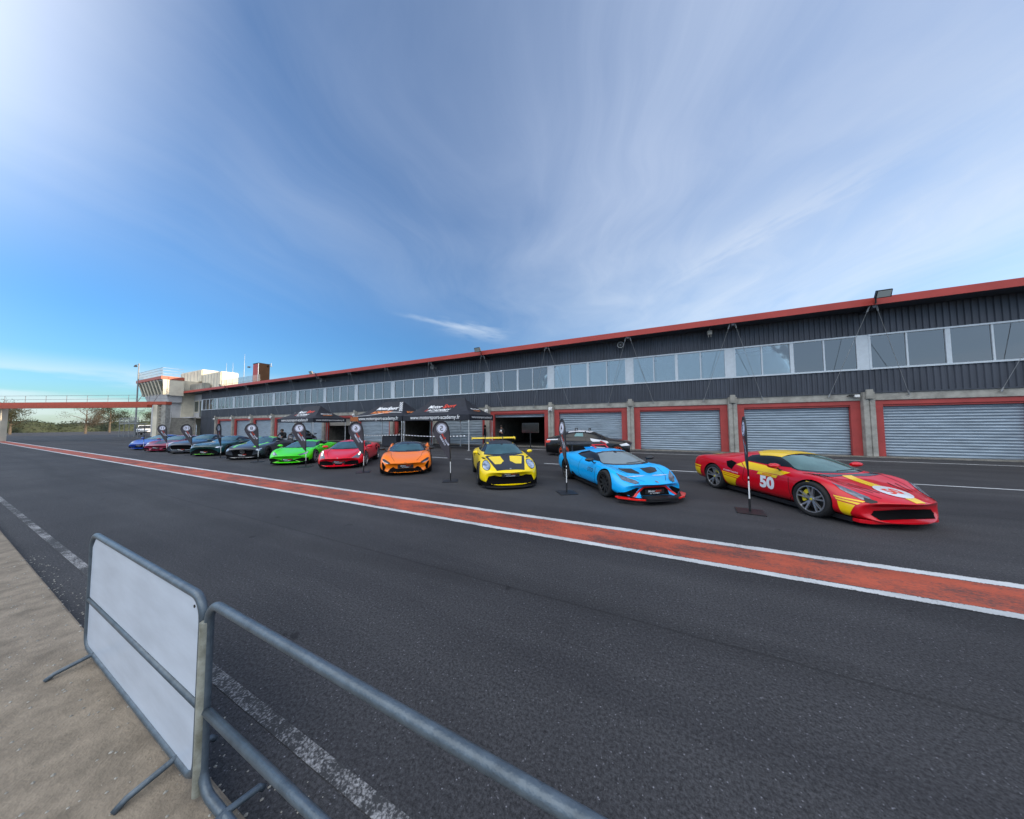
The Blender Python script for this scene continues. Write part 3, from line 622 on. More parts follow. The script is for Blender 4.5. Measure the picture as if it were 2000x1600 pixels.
b = MB(); b.lathe([(0, 0.51), (0.3, 0.51), (0.33, 0.50)], 'x', 18, c=(0, -0.15, 0.48)); b.build('fan_grille', M_black, t)
# stairs and landing
t = thing('outdoor_staircase', 'dark concrete staircase climbing to the first floor entrance at the end of the pit building', 'stairs', (-80.4, 22.3, 0), R(-17))
ns = 17; W2 = 1.45
b = MB()
for k in range(ns):
    z = 3.6 * (ns - k) / ns; x = 5.2 * k / ns; b.box(x, -W2, z - 0.07, x + 5.2 / ns + 0.04, W2, z, M_conc); b.box(x + 5.2 / ns - 0.02, -W2 + 0.02, z - 0.212, x + 5.2 / ns, W2 - 0.02, z - 0.07, M_concd)
b.build('tread', None, t)
for y in (-W2 - 0.14, W2 + 0.002): b = MB(); b.prism([(0, 3.75), (5.4, 0.15), (5.4, 0.0), (4.9, 0.0), (0, 3.2)], 'y', y, y + 0.138); b.build('stringer', M_concd, t)
b = MB(); b.box(-5.6, -2.4, 3.42, -0.002, 2.6, 3.62); b.build('landing', M_concd, t)
b = MB(); b.box(-3.8, -0.6, 0, -0.6, 0.3, 3.42); b.box(-1.4, -2.2, 0, -1.0, -1.8, 3.42, M_cream); b.build('under_wall', M_cream, t)
b = MB()
for z in (0.55, 1.05): b.tube([(-5.5, -2.3, 3.6 + z), (-0.1, -2.3, 3.6 + z), (0, -W2 - 0.07, 3.6 + z), (5.2, -W2 - 0.07, 0.1 + z)], 0.03, seg=6)
for x, y, z in ((-5.5, -2.3, 3.6), (-3.6, -2.3, 3.6), (-1.8, -2.3, 3.6), (0, -W2 - .07, 3.6), (2.6, -W2 - .07, 1.85), (5.1, -W2 - .07, 0.15)): b.tube([(x, y, z), (x, y, z + 1.05)], 0.03, seg=6)
b.build('handrail', M_steel, t)
b = MB(); b.tube([(5.5, W2 + 0.3, 0), (5.5, W2 + 0.3, 2.3)], 0.06, seg=6); b.build('post', M_wfr, t)
# gantry crossing the lane
t = thing('pit_lane_gantry', 'orange red gantry with railing on cream columns crossing the pit lane', 'gantry', (-63.3, 16, 0), math.atan2(-0.43, -0.90))
b = MB(); b.box(-0.05, -0.35, 5.18, 34, 0.35, 5.62); b.build('beam', M_orange, t)
b = MB(); b.box(1.75, 0.5, 4.72, 34, 1.1, 5.12); b.build('lower_beam', M_orange, t)
for x, mt_ in ((1.55, M_cream), (0.35, M_conc), (24.2, M_cream), (25.4, M_conc)): b = MB(); b.box(x - 0.30, -0.3, 0, x + 0.30, 0.3, 5.17); b.build('column', mt_, t)
for k in range(9): b = MB(); b.box(0.66, -0.08, 0.35 + k * 0.54, 1.24, 0.08, 0.49 + k * 0.54); b.build('ladder_rung', M_conc, t)
b = MB()
for z in (6.1, 6.65): b.tube([(0.2, -0.3, z), (34, -0.3, z)], 0.025, seg=5)
for k in range(12): b.tube([(0.2 + k * 3.05, -0.3, 5.6), (0.2 + k * 3.05, -0.3, 6.65)], 0.025, seg=5)
b.tube([(2.6, -0.3, 5.6), (1.9, -0.3, 6.65)], 0.035, seg=5); b.tube([(5.0, -0.3, 5.6), (4.3, -0.3, 6.65)], 0.035, seg=5)
b.build('railing', M_steel, t)
t = thing('metal_staircase', 'thin metal stair and platform on posts beyond the gantry column', 'stairs', (-92, 26, 0))
b = MB(); b.box(-97, 18.0, 2.5, -86, 19.2, 2.65)
for k in range(10): b.box(-92 + k * 0.45, 18.0, 2.7 + k * 0.26, -91.5 + k * 0.45, 19.0, 2.76 + k * 0.26)
b.build('tread', M_steel, t, world=True)
b = MB()
for x in (-97, -94, -91, -88, -86): b.tube([(x, 18.1, 0), (x, 18.1, 3.7)], 0.05, seg=6)
for z in (3.1, 3.7): b.tube([(-97, 18.1, z), (-86, 18.1, z)], 0.035, seg=6)
for k in range(18): b.tube([(-97 + k * 0.6, 18.1, 2.6), (-97 + k * 0.6, 18.1, 3.7)], 0.02, seg=4)
b.build('railing', M_steel, t, world=True)
t = thing('lamp_post', 'tall grey lamp post with one arm to the left above the control tower railing', 'street lamp', (-94.6, 20.2, 0))
b = MB(); b.tube([(0, -0.6, 0), (0, -0.6, 10.0), (0, -0.6, 15.0)], [0.14, 0.11, 0.08], seg=8); b.tube([(0.5, -0.6, 14.7), (-2.0, -0.6, 14.9)], 0.05, seg=6); b.build('pole', M_steel, t)
b = MB(); b.box(-2.5, -0.8, 14.5, -1.7, -0.4, 14.85, top=(0.1, 0.1, 0.1, 0.1)); b.build('lamp_head', M_black, t)
# white van far off on the lane
t = thing('parked_van', 'white van parked far down the lane left of the gantry columns', 'van', (-110, 24.5, 0), R(-22), scale=1.18)
b = MB(); w = 0.97
prof = [(-2.4, 0.35), (2.25, 0.35), (2.45, 0.55), (2.45, 0.95), (2.25, 1.12), (1.55, 1.25), (0.95, 1.88), (0.6, 1.98), (-2.2, 1.98), (-2.42, 1.8)]
b.prism(prof, 'y', -w, w); o = b.build('body', M_white, t, bevel=0.06, smooth=True, angle=40)
b = MB(); b.add([(1.60, -0.84, 1.26), (1.60, 0.84, 1.26), (1.0, 0.78, 1.86), (1.0, -0.78, 1.86)], [(0, 1, 2, 3)]); b.v = [(x + 0.012, y, z + 0.012) for x, y, z in b.v]; b.build('windscreen', M_glassd, t)
b = MB(); b.box(-2.0, -w - 0.006, 1.25, 1.1, -w + 0.01, 1.80, top=(0, 0, 0.45, 0)); b.box(-2.0, w - 0.01, 1.25, 1.1, w + 0.006, 1.80, top=(0, 0, 0.45, 0)); b.build('side_window', M_glassd, t)
b = MB(); b.box(2.44, -0.9, 0.36, 2.50, 0.9, 0.62); b.box(2.44, -0.5, 0.74, 2.47, 0.5, 0.86); b.build('bumper', M_black, t)
for s in (-1, 1):
    b = MB(); b.box(2.30, s * 0.62 - 0.2, 0.82, 2.475, s * 0.62 + 0.2, 1.02); b.build('headlight', M_lampl, t)
    b = MB(); b.box(1.2, s * 1.1 - 0.1, 1.2, 1.35, s * 1.1 + 0.1, 1.45); b.build('mirror', M_black, t)
    for x in (-1.5, 1.55): b = MB(); b.lathe([(0, -0.11), (0.28, -0.11), (0.34, -0.07), (0.34, 0.07), (0.28, 0.11), (0, 0.11)], 'y', 20, c=(x, s * 0.90, 0.34)); b.build('wheel', M_rubber, t)
# trees beyond the lane on the left
def leafmat(name, c): return mat(name, c, 0.8, var=0.45, vscale=1.5)
M_leafs = [leafmat('leaf_olive', (0.05, 0.055, 0.03)), leafmat('leaf_dark', (0.028, 0.04, 0.02)), leafmat('twig_brown', (0.085, 0.07, 0.05))]
def tree(x, y, h, rad, kind, label, n=5200):
    rnd = random.Random(int(x * 7 + y)); t = thing('tree', label, 'tree', (x, y, 0), 0, 'trees beyond the paddock')
    b = MB(); b.tube([(0, 0, 0), (0.1, 0, h * 0.3), (-0.1, 0.1, h * 0.62), (0, 0, h * 0.9)], [0.28, 0.22, 0.13, 0.03], seg=7)
    tips = []
    for k in range(14):
        z0 = h * rnd.uniform(0.25, 0.7); a = rnd.uniform(0, 6.28); l = rad * rnd.uniform(0.5, 1.0)
        p1 = (math.cos(a) * l * 0.5, math.sin(a) * l * 0.5, z0 + l * 0.35); p2 = (math.cos(a) * l, math.sin(a) * l, z0 + l * rnd.uniform(0.5, 1.0))
        b.tube([(0, 0, z0), p1, p2], [0.09, 0.06, 0.02], seg=5); tips += [p1, p2]
    b.build('trunk', M_bark, t)
    b = MB()
    for k in range(26):
        c0 = rnd.choice(tips); c = Vector(c0) + Vector((rnd.gauss(0, .5), rnd.gauss(0, .5), rnd.gauss(0, .5))); rr = rnd.uniform(0.5, 1.1) * rad * 0.26
        for q in range(n // 26):
            p = c + Vector((rnd.gauss(0, rr), rnd.gauss(0, rr), rnd.gauss(0, rr * 0.8)))
            if p.z < h * 0.15: continue
            s = rnd.uniform(0.08, 0.19) * (0.6 if kind == 2 else 1); u = Vector((rnd.gauss(0, 1), rnd.gauss(0, 1), rnd.gauss(0, 1))).normalized(); w = u.orthogonal().normalized()
            b.add([p - u * s, p + w * s * 0.5, p + u * s, p - w * s * 0.5], [(0, 1, 2, 3)])
    b.build('crown', M_leafs[kind], t, recalc=False)
TL = [(-150, 22, 8, 3.2, 2, 'bare brownish tree behind the white van'), (-172, 30, 10, 3.8, 1, 'dark tree far behind the gantry, left of the van'), (-165, 12, 9, 3.6, 0, 'olive tree at the far end of the pit lane'), (-190, 0, 11, 4.2, 1, 'dark tree at the far left of the lane end'), (-158, -4, 8, 3.2, 2, 'thin leafless tree at the far left beside the lane'), (-180, -18, 10, 4.5, 0, 'broad olive tree beyond the left edge of the lane'), (-150, -22, 9, 4, 1, 'dark round tree on the far left outside the lane'), (-190, 44, 11, 4.5, 0, 'tall olive tree partly hidden by the control tower')]
for a in TL: tree(*a)
b = MB(); rnd = random.Random(3); vs = []; NY = 90; NZ = 6
def hh(y): return 4.2 + 1.6 * noise.noise(Vector((y * 0.05, 1.3, 0))) + 1.0 * noise.noise(Vector((y * 0.23, 7.1, 0)))
for k in range(NY + 1):
    y = -260 + 400 * k / NY; h_ = hh(y)
    for j in range(NZ + 1):
        a_ = math.pi * j / NZ; vs.append((-212 + 4 * math.cos(a_) + 1.2 * noise.noise(Vector((y * .3, j, 2))), y, h_ * math.sin(a_) + 0.7 * noise.noise(Vector((y * .4, j * 1.7, 5))) * (0 < j < NZ)))
b.add(vs, [(k * (NZ + 1) + j, k * (NZ + 1) + j + 1, (k + 1) * (NZ + 1) + j + 1, (k + 1) * (NZ + 1) + j) for k in range(NY) for j in range(NZ)])
for k in range(14000):
    y = rnd.uniform(-260, 140); h_ = hh(y); a_ = rnd.uniform(-0.1, 1.7); rr = rnd.uniform(0.9, 1.15); s_ = rnd.uniform(0.14, 0.36)
    p = Vector((-212 + 4 * rr * math.cos(a_), y, h_ * rr * math.sin(a_) + 0.2)); u_ = Vector((rnd.gauss(0, 1), rnd.gauss(0, 1), rnd.gauss(0, 1))).normalized(); w = u_.orthogonal().normalized(); b.add([p - u_ * s_, p + w * s_ * 0.6, p + u_ * s_, p - w * s_ * 0.6], [(0, 1, 2, 3)])
tag(b.build('far_hedge', M_leafs[1], recalc=False), 'dark far hedge closing the end of the pit lane', 'hedge', kind='stuff')

# ------------------------------------------------------------------ canopy tents
def tent(x0, label, logo, rx0, rx1):
    Wd, y0, dp = 6.95, 18.55, 3.75; t = thing('canopy_tent', label, 'tent', (x0, y0, 0), 0, 'black canopies in front of the garages')
    zv0, zv1, zr = 2.36, 2.80, 4.28; x1 = Wd; yr = dp / 2
    # roof: four slopes that sag towards the eaves, a short ridge on top
    b = MB(); ns = 8
    def ring(k):
        q = k / ns; s = q ** 1.0; zq = zv1 + (zr - zv1) * (0.55 * q + 0.45 * q * q); 
        A = (rx0 - x0) * q; Bx = x1 + ((rx1 - x0) - x1) * q; return [(A, yr * q, zq), (Bx, yr * q, zq), (Bx, dp - yr * q + (0.001 if q == 1 else 0), zq), (A, dp - yr * q, zq)]
    vs = []; NS = 6
    for k in range(ns + 1):
        r4 = ring(k)
        for e in range(4):
            p, q_ = Vector(r4[e]), Vector(r4[(e + 1) % 4])
            for j in range(NS): 
                f = j / NS; pt = p.lerp(q_, f); sag = -0.05 * math.sin(math.pi * f) * math.sin(math.pi * min(1, k / ns + 0.15)); vs.append((pt.x, pt.y, pt.z + sag))
    n = 4 * NS; fs = []
    for k in range(ns):
        for j in range(n): fs.append((k * n + j, k * n + (j + 1) % n, (k + 1) * n + (j + 1) % n, (k + 1) * n + j))
    b.add(vs, fs); roof = b.build('roof_cloth', M_cloth, t, smooth=True, angle=50)
    def zat(q): return zv1 + (zr - zv1) * (0.55 * q + 0.45 * q * q)
    b = MB(); e = 0.004
    for (ax, ay, bx, by) in ((0, 0, x1, 0), (x1, 0, x1, dp), (x1, dp, 0, dp), (0, dp, 0, 0)):
        vs = []; n = 20
        for k in range(n + 1):
            f = k / n; wv = 0.018 * math.sin(f * 31 + x0); nx, ny = (by - ay), -(bx - ax); ll = math.hypot(nx, ny); nx /= ll; ny /= ll
            vs += [(ax + (bx - ax) * f, ay + (by - ay) * f, zv1 + 0.003), (ax + (bx - ax) * f + nx * wv * 0.4, ay + (by - ay) * f + ny * wv * 0.4, zv0 + 0.012 * math.sin(f * 9))]
        b.add(vs, [(2 * k, 2 * k + 1, 2 * k + 3, 2 * k + 2) for k in range(n)])
    v = b.build('valance', M_cloth, t, smooth=True)
    b = MB(); lay_text(b, 'www.motorsport-academy.fr', 0.44 if logo != 'side' else 0.4, (x1 * 0.50 if logo == 'plain' else x1 * 0.56, -0.03, 2.58), (1, 0, 0), (0, 0, 1), M_wtext, bold=0.012)
    b.build('valance_print', M_wtext, v, recalc=False); b = MB(); lay_text(b, 'www.motorsport-academy.fr', 0.27, (x1 + 0.03, dp / 2, 2.58), (0, 1, 0), (0, 0, 1), M_wtext, bold=0.012)
    b.build('valance_print', M_wtext, v, recalc=False)
    # roof prints follow the front slope
    def on_slope(px_, h):   # h: distance up the slope 0..1
        zq = zat(h); return Vector((px_, yr * h - 0.02, zq + 0.03 - 0.05 * math.sin(math.pi * min(1, h + 0.15)) * 0.9))
    def slope_text(b, body, size, cx_, ch, mt, shear=0.35, bold=0.02, side=False, sx=1.0):
        vs, fs = text2d(body, size, shear=shear, bold=bold); out = []
        for a, c in vs:
            h = ch + c / 2.35
            if side:
                q = on_slope(0, h); out.append((x1 + ((rx1 - x0) - x1) * h + 0.05, dp / 2 + a * sx, zat(h) + 0.03))
            else: out.append(on_slope(cx_ + a * sx, h))
        b.add(out, fs, mt)
    b = MB(); cx_ = (rx0 + rx1) / 2 - x0 + (0.1 if logo != 'plain' else 0.0)
    if logo == 'cartoon':
        slope_text(b, 'MotorSport', 0.55, cx_ - 0.2, 0.62, M_wtext, bold=0.04); slope_text(b, 'ACADEMY', 0.52, cx_ - 0.5, 0.40, M_otext, bold=0.05)
        vs = []; n = 30
        for k in range(n + 1):
            f = k / n; xx = -0.4 + 0.1 + (x1 * 0.88) * f; hh = 0.10 + 0.10 * math.sin(f * 3.1) - 0.13 * math.sin(f * 6.28) * 0.6 + 0.22 * f * f; wd = 0.018 + 0.02 * math.sin(f * 3.14)
            vs += [on_slope(0.5 + xx, hh), on_slope(0.5 + xx, hh + wd)]
        b.add(vs, [(2 * k, 2 * k + 2, 2 * k + 3, 2 * k + 1) for k in range(n)], M_wtext)
        for r_ in range(6):
            for c_ in range(9):
                if (r_ + c_) % 2: continue
                xx = 0.06 + c_ * 0.13; zz = zv0 + 0.03 + r_ * 0.07; b.add([(xx, -0.03, zz), (xx + 0.13, -0.03, zz), (xx + 0.13, -0.03, zz + 0.07), (xx, -0.03, zz + 0.07)], [(0, 1, 2, 3)], M_otext)
        for r_ in range(9):
            for c_ in range(3):
                if (r_ + c_) % 2: continue
                hh = 0.45 + r_ * 0.055; ex = x1 + ((rx1 - x0) - x1) * hh - 0.12 - c_ * 0.13; b.add([on_slope(ex - 0.13, hh), on_slope(ex, hh), on_slope(ex, hh + 0.055), on_slope(ex - 0.13, hh + 0.055)], [(0, 1, 2, 3)], M_wtext)
        slope_text(b, 'ACADEMY', 0.42, 0, 0.35, M_otext, side=True, bold=0.04, sx=0.8)
    else:
        va, fa = text2d('Motor', 0.55, shear=0.35, bold=0.02); vb, fb = text2d('Sport', 0.55, shear=0.35, bold=0.02)
        wa = max(p[0] for p in va); wb_ = max(p[0] for p in vb); tot = wa + wb_ + 0.02
        slope_text(b, 'Motor', 0.55, cx_ - tot / 2 - 0.02, 0.62, M_wtext); slope_text(b, 'Sport', 0.55, cx_ + tot / 2 + 0.04, 0.62, M_rtext)
        slope_text(b, 'ACADEMY', 0.40, cx_ - 0.1, 0.42, M_wtext, sx=1.25); slope_text(b, '//', 0.40, cx_ - 1.45, 0.42, M_rtext)
        slope_text(b, 'CONDUITE SUR CIRCUIT', 0.16, cx_ + 0.1, 0.30, M_wtext, sx=1.1)
        slope_text(b, 'MotorSport', 0.26, 0, 0.42, M_wtext, side=True); slope_text(b, 'ACADEMY', 0.22, 0, 0.31, M_otext, side=True)
    b.build('roof_print', M_wtext, roof, recalc=False)
    for k, (x, y) in enumerate(((0.08, 0.06), (x1 / 2, 0.06), (x1 - 0.08, 0.06), (0.08, dp - 0.06), (x1 / 2, dp - 0.06), (x1 - 0.08, dp - 0.06))):
        if k == 1: continue
        b = MB(); b.box(x - 0.03, y - 0.03, 0.012, x + 0.03, y + 0.03, 1.3); b.box(x - 0.022, y - 0.022, 1.3, x + 0.022, y + 0.022, 2.76); b.box(x - 0.1, y - 0.1, 0.0, x + 0.1, y + 0.1, 0.012); b.box(x - 0.045, y - 0.045, 2.22, x + 0.045, y + 0.045, 2.34)
        b.build('leg', M_alu, t)
    b = MB()
    for y in (0.06, dp - 0.06):
        n = 4
        for k in range(n):
            xa = 0.1 + (x1 - 0.2) * k / n; xb = 0.1 + (x1 - 0.2) * (k + 1) / n; b.tube([(xa, y, 2.45), (xb, y, 2.72)], 0.014, seg=4); b.tube([(xa, y, 2.72), (xb, y, 2.45)], 0.014, seg=4)
    for x in (0.1, x1 - 0.1):
        for k in range(2):
            ya = 0.1 + (dp - .2) * k / 2; yb = ya + (dp - .2) / 2; b.tube([(x, ya, 2.45), (x, yb, 2.72)], 0.014, seg=4); b.tube([(x, ya, 2.72), (x, yb, 2.45)], 0.014, seg=4)
    b.build('truss', M_alu, t)
    return t
tent(-19.50, 'black canopy with white and red lettering, behind the orange and yellow cars', 'plain', -17.9, -14.3)
tent(-26.55, 'black canopy with orange lettering and a white swoosh, middle of the three', 'cartoon', -23.9, -21.4)
tent(-39.55, 'black canopy with white and red lettering, leftmost, behind the green car', 'plain', -37.2, -34.5)
M_tape = mat('barrier_tape', (0.05, 0.05, 0.05), 0.5)
for xa, xb, y, lb in ((-26.4, -19.6, 18.45, 'black and white barrier tape strung under the middle canopy'), (-19.4, -12.7, 18.45, 'black and white barrier tape strung under the canopy behind the orange car')):
    b = MB(); n = 40; 
    for k in range(n):
        f0, f1 = k / n, (k + 1) / n; za = 1.12 - 0.25 * math.sin(math.pi * f0) * 0.4; zb_ = 1.12 - 0.25 * math.sin(math.pi * f1) * 0.4; x_a = xa + (xb - xa) * f0; x_b = xa + (xb - xa) * f1
        b.add([(x_a, y, za), (x_b, y, zb_), (x_b, y + 0.01, zb_ + 0.06), (x_a, y + 0.01, za + 0.06)], [(0, 1, 2, 3)], M_tape if k % 2 else M_wtext)
    tag(b.build('barrier_tape', recalc=False), lb, 'barrier tape', 'tapes under the canopies')
# covered table under the middle canopy and screen stand at the open garage
t = thing('covered_table', 'table under a black cloth behind the orange car, beside the person under the canopy', 'table', (-21.6, 19.3, 0))
b = MB(); b.box(-0.95, -0.4, 0.03, 0.95, 0.4, 1.02, top=(0.03, 0.03, 0.03, 0.03)); o = b.build('cloth', M_cloth, t, bevel=0.04)
b = MB(); b.box(-0.98, -0.43, 1.02, 0.98, 0.43, 1.05); b.build('tabletop', M_black, t)
t = thing('screen_stand', 'black screen on a pole stand in front of the open garage', 'screen', (-9.0, 22.3, 0))
b = MB(); b.tube([(0, 0, 0.03), (0, 0, 1.3)], 0.05); b.box(-0.3, -0.25, 0, 0.3, 0.25, 0.03); b.build('stand', M_black, t)
b = MB(); b.box(-0.75, -0.06, 1.28, 0.75, 0.03, 2.1); b.build('screen', M_glossb, t, bevel=0.01)

# ------------------------------------------------------------------ teardrop flags
def flag_banner(x, y, num, face, label, h=2.18, lean=0.0):
    """face: rotation of the banner about its pole; the print shows through mirrored"""
    t = thing('teardrop_flag', label, 'flag', (x, y, 0), R(face), 'numbered teardrop flags along the cars')
    b = MB(); b.box(-0.26, -0.26, 0.0, 0.26, 0.26, 0.018); b.build('base_plate', M_black, t, bevel=0.004)
    b = MB(); b.tube([(0, 0, 0.018), (0, 0, 0.30)], 0.022); b.build('ground_socket', M_black, t)
    b = MB(); b.tube([(0, 0, 0.28), (-0.005, 0, 0.80)], 0.014); b.build('lower_pole', M_white, t)
    # pole follows the flag edge; flag extends to -x
    pts = [(-0.005, 0.70), (-0.02, 1.20), (-0.035, 1.60), (-0.05, 1.80), (-0.09, 1.97), (-0.17, 2.10), (-0.28, 2.165), (-0.40, 2.165), (-0.51, 2.10), (-0.585, 1.99), (-0.62, 1.86), (-0.625, 1.78)]
    b = MB(); b.tube([(px_, 0, pz) for px_, pz in pts], [0.016] * 3 + [0.02] * 8 + [0.014], seg=8); b.build('pole_sleeve', M_black, t, smooth=True)
    edge = [(-0.62, 1.80), (-0.585, 1.66), (-0.50, 1.50), (-0.36, 1.26), (-0.20, 0.98), (-0.10, 0.83), (-0.02, 0.76)]
    lp_ = pts[2:] ; poly = [(-0.02, 0.76), (-0.02, 1.20), (-0.03, 1.5)] + pts[2:] + edge[1:-1]
    b = MB(); bulge = 0.05
    bm = bmesh.new(); vs = [bm.verts.new((p[0], 0, p[1])) for p in poly]; bm.faces.new(vs); bmesh.ops.triangulate(bm, faces=bm.faces[:])
    for _ in range(3):
        es = [e for e in bm.edges if e.calc_length() > 0.09]
        if es: bmesh.ops.subdivide_edges(bm, edges=es, cuts=1); bmesh.ops.triangulate(bm, faces=bm.faces[:])
    rnd = random.Random(num)
    ph = rnd.uniform(0, 6)
    def wob(xx, zz): return 0.018 * math.sin(xx * 7 + ph) * min(1, -xx * 5) + 0.008 * math.sin(zz * 9 + ph)
    for v in bm.verts: v.co.y = wob(v.co.x, v.co.z)
    me = bpy.data.meshes.new('cloth'); bm.to_mesh(me); bm.free(); me.materials.append(M_flag); me.polygons.foreach_set('use_smooth', [True] * len(me.polygons))
    fo = bpy.data.objects.new('flag_cloth', me); COL.objects.link(fo); fo.parent = t
    b = MB()
    for sgn in (-1, 1):
        def put(vs, fs, cx_, cz_, ang, mt, off=0.004, mir=False, sx=1.0):
            out = []
            for a, c in vs:
                if mir: a = -a
                a *= sx; qx = cx_ + a * math.cos(ang) - c * math.sin(ang); qz = cz_ + a * math.sin(ang) + c * math.cos(ang); out.append((qx, wob(qx, qz) + sgn * off, qz))
            b.add(out, fs, mt)
        n = 28; circ = [(0.155 * math.cos(2 * math.pi * k / n), 0.155 * math.sin(2 * math.pi * k / n)) for k in range(n)] + [(0, 0)]
        put(circ, [(k, (k + 1) % n, n) for k in range(n)], -0.325, 1.90, 0, M_wflag, 0.009)
        ring = [(0.175 * math.cos(2 * math.pi * k / n), 0.175 * math.sin(2 * math.pi * k / n)) for k in range(n)] + [(0.185 * math.cos(2 * math.pi * k / n), 0.185 * math.sin(2 * math.pi * k / n)) for k in range(n)]
        put(ring, [(k, (k + 1) % n, n + (k + 1) % n, n + k) for k in range(n)], -0.325, 1.90, 0, M_wflag)
        vs, fs = text2d(str(num), 0.26, bold=0.01); put(vs, fs, -0.325, 1.90, 0, M_flag, 0.014, mir=True)
        ang = R(-59)
        def word(bd, sz, u0, v0, mt, mir=True):
            vs, fs = text2d(bd, sz, shear=0.25, bold=0.02); cx_ = -0.235 + u0 * math.cos(ang) - v0 * math.sin(ang); cz_ = 1.47 + u0 * math.sin(ang) + v0 * math.cos(ang); put(vs, fs, cx_, cz_, ang, mt, 0.006, mir=mir)
        word('Sport', 0.100, -0.125, 0.05, M_rtext); word('Motor', 0.100, 0.115, 0.05, M_wflag); word('ACADEMY', 0.085, -0.02, -0.045, M_wflag)
    b.build('flag_print', M_wflag, fo, recalc=False)
    return t
M_flag = mat('dark_flag_cloth', (0.055, 0.050, 0.062), 0.8, var=0.15, vscale=5)
M_wflag = mat('white_flag_print', (0.70, 0.72, 0.85), 0.7)
flag_banner(2.01, 8.34, 3, -97, 'teardrop flag seen edge-on beside the red and yellow car')
flag_banner(-2.26, 8.41, 4, -56, 'teardrop flag seen almost edge-on in front of the light blue car')
flag_banner(-6.52, 8.44, 5, 33, 'teardrop flag with a mirrored 5 between the orange and yellow cars')
flag_banner(-11.21, 8.50, 6, 42, 'teardrop flag with a mirrored 6 in front of the red coupe')
flag_banner(-15.33, 8.44, 7, 40, 'teardrop flag with a mirrored 7 in front of the green car')
flag_banner(-20.0, 8.50, 8, 52, 'teardrop flag with a mirrored 8 in front of the grey car with green stripes')
flag_banner(-24.87, 8.60, 9, 138, 'narrow looking teardrop flag with a 9 in front of the dark green coupe')
flag_banner(-29.19, 8.57, 10, 48, 'teardrop flag with a mirrored 10 in front of the dark blue coupe')
flag_banner(-34.64, 8.77, 11, 40, 'teardrop flag with an 11 in front of the crimson car')
flag_banner(-39.6, 8.7, 12, -14, 'farthest teardrop flag, thin and edge-on by the blue car')

# ------------------------------------------------------------------ crowd barriers
YB = 0.735
def frame_path(x0, x1, z0, z1, r=0.11):
    p = []; 
    for cx_, cz_, a0 in ((x1 - r, z1 - r, 0), (x0 + r, z1 - r, 90), (x0 + r, z0 + r, 180), (x1 - r, z0 + r, 270)):
        for k in range(7): a = R(a0 + k * 15); p.append((cx_ + r * math.cos(a), 0, cz_ + r * math.sin(a)))
    p.append(p[0]); return p
def barrier(x0, x1, label, panel):
    t = thing('crowd_barrier', label, 'barrier', (x0, YB, 0.10), 0, 'crowd barriers in the foreground'); w = x1 - x0
    b = MB(); b.tube(frame_path(0, w, 0.05, 1.0), 0.021, seg=12, cap=False); b.build('frame', M_galv, t, smooth=True)
    b = MB(); b.tube([(0.015, 0, 0.44), (w - 0.015, 0, 0.44)], 0.020, seg=12); b.build('middle_rail', M_galv, t, smooth=True)
    for x in (0.25, w - 0.25):
        b = MB(); b.tube([(x, -0.22, 0.005), (x, -0.18, 0.03), (x, 0, 0.06), (x, 0.14, 0.03), (x, 0.16, 0.005)], 0.016, seg=8); b.build('foot', M_galv, t, smooth=True)
    b = MB(); b.tube([(w + 0.058, -0.012, 0.03), (w + 0.058, -0.012, 0.90)], 0.0235, seg=14); b.tube([(w + 0.02, -0.005, 0.845), (w + 0.058, -0.012, 0.845)], 0.012, seg=8); b.tube([(w + 0.02, -0.005, 0.41), (w + 0.058, -0.012, 0.41)], 0.012, seg=8); b.build('sunlit_post', M_galvsun, t, smooth=True, angle=40)  # added pale post over the next frame's upright, coloured as if sunlit
    b = MB(); b.lathe([(0, 0), (0.008, 0.0), (0.008, 0.004), (0, 0.005)], 'y', 10, c=(w - 0.055, -0.024, 0.955)); b.build('rivet_hole', M_black, t)
    if panel:
        for z0, z1 in ((0.465, 0.975), (0.072, 0.418)):
            b = MB(); c = 0.085; b.prism([(0.024, z0), (w - 0.024, z0), (w - 0.024, z1 - (c if z1 > 0.9 else 0)), (w - 0.024 - (c * 0.3 if z1 > .9 else 0), z1 - (c * 0.25 if z1 > .9 else 0)), (w - 0.024 - (c if z1 > 0.9 else 0), z1), (0.024 + (c if z1 > 0.9 else 0), z1), (0.024, z1 - (c if z1 > 0.9 else 0))], 'y', -0.006, 0.006); b.build('panel', M_panel, t)
    return t
M_panel = mat('white_barrier_panel', (0.56, 0.63, 0.74), 0.30, var=0.14, vscale=2.6, bump=0.06, bscale=3, aniso=(0.5, 1, 2.2))
barrier(-4.48, -2.24, 'galvanised crowd barrier filled with a white panel in the lower left', True)
barrier(-2.175, 0.07, 'open galvanised crowd barrier running to the bottom edge, right of the white panel', False)

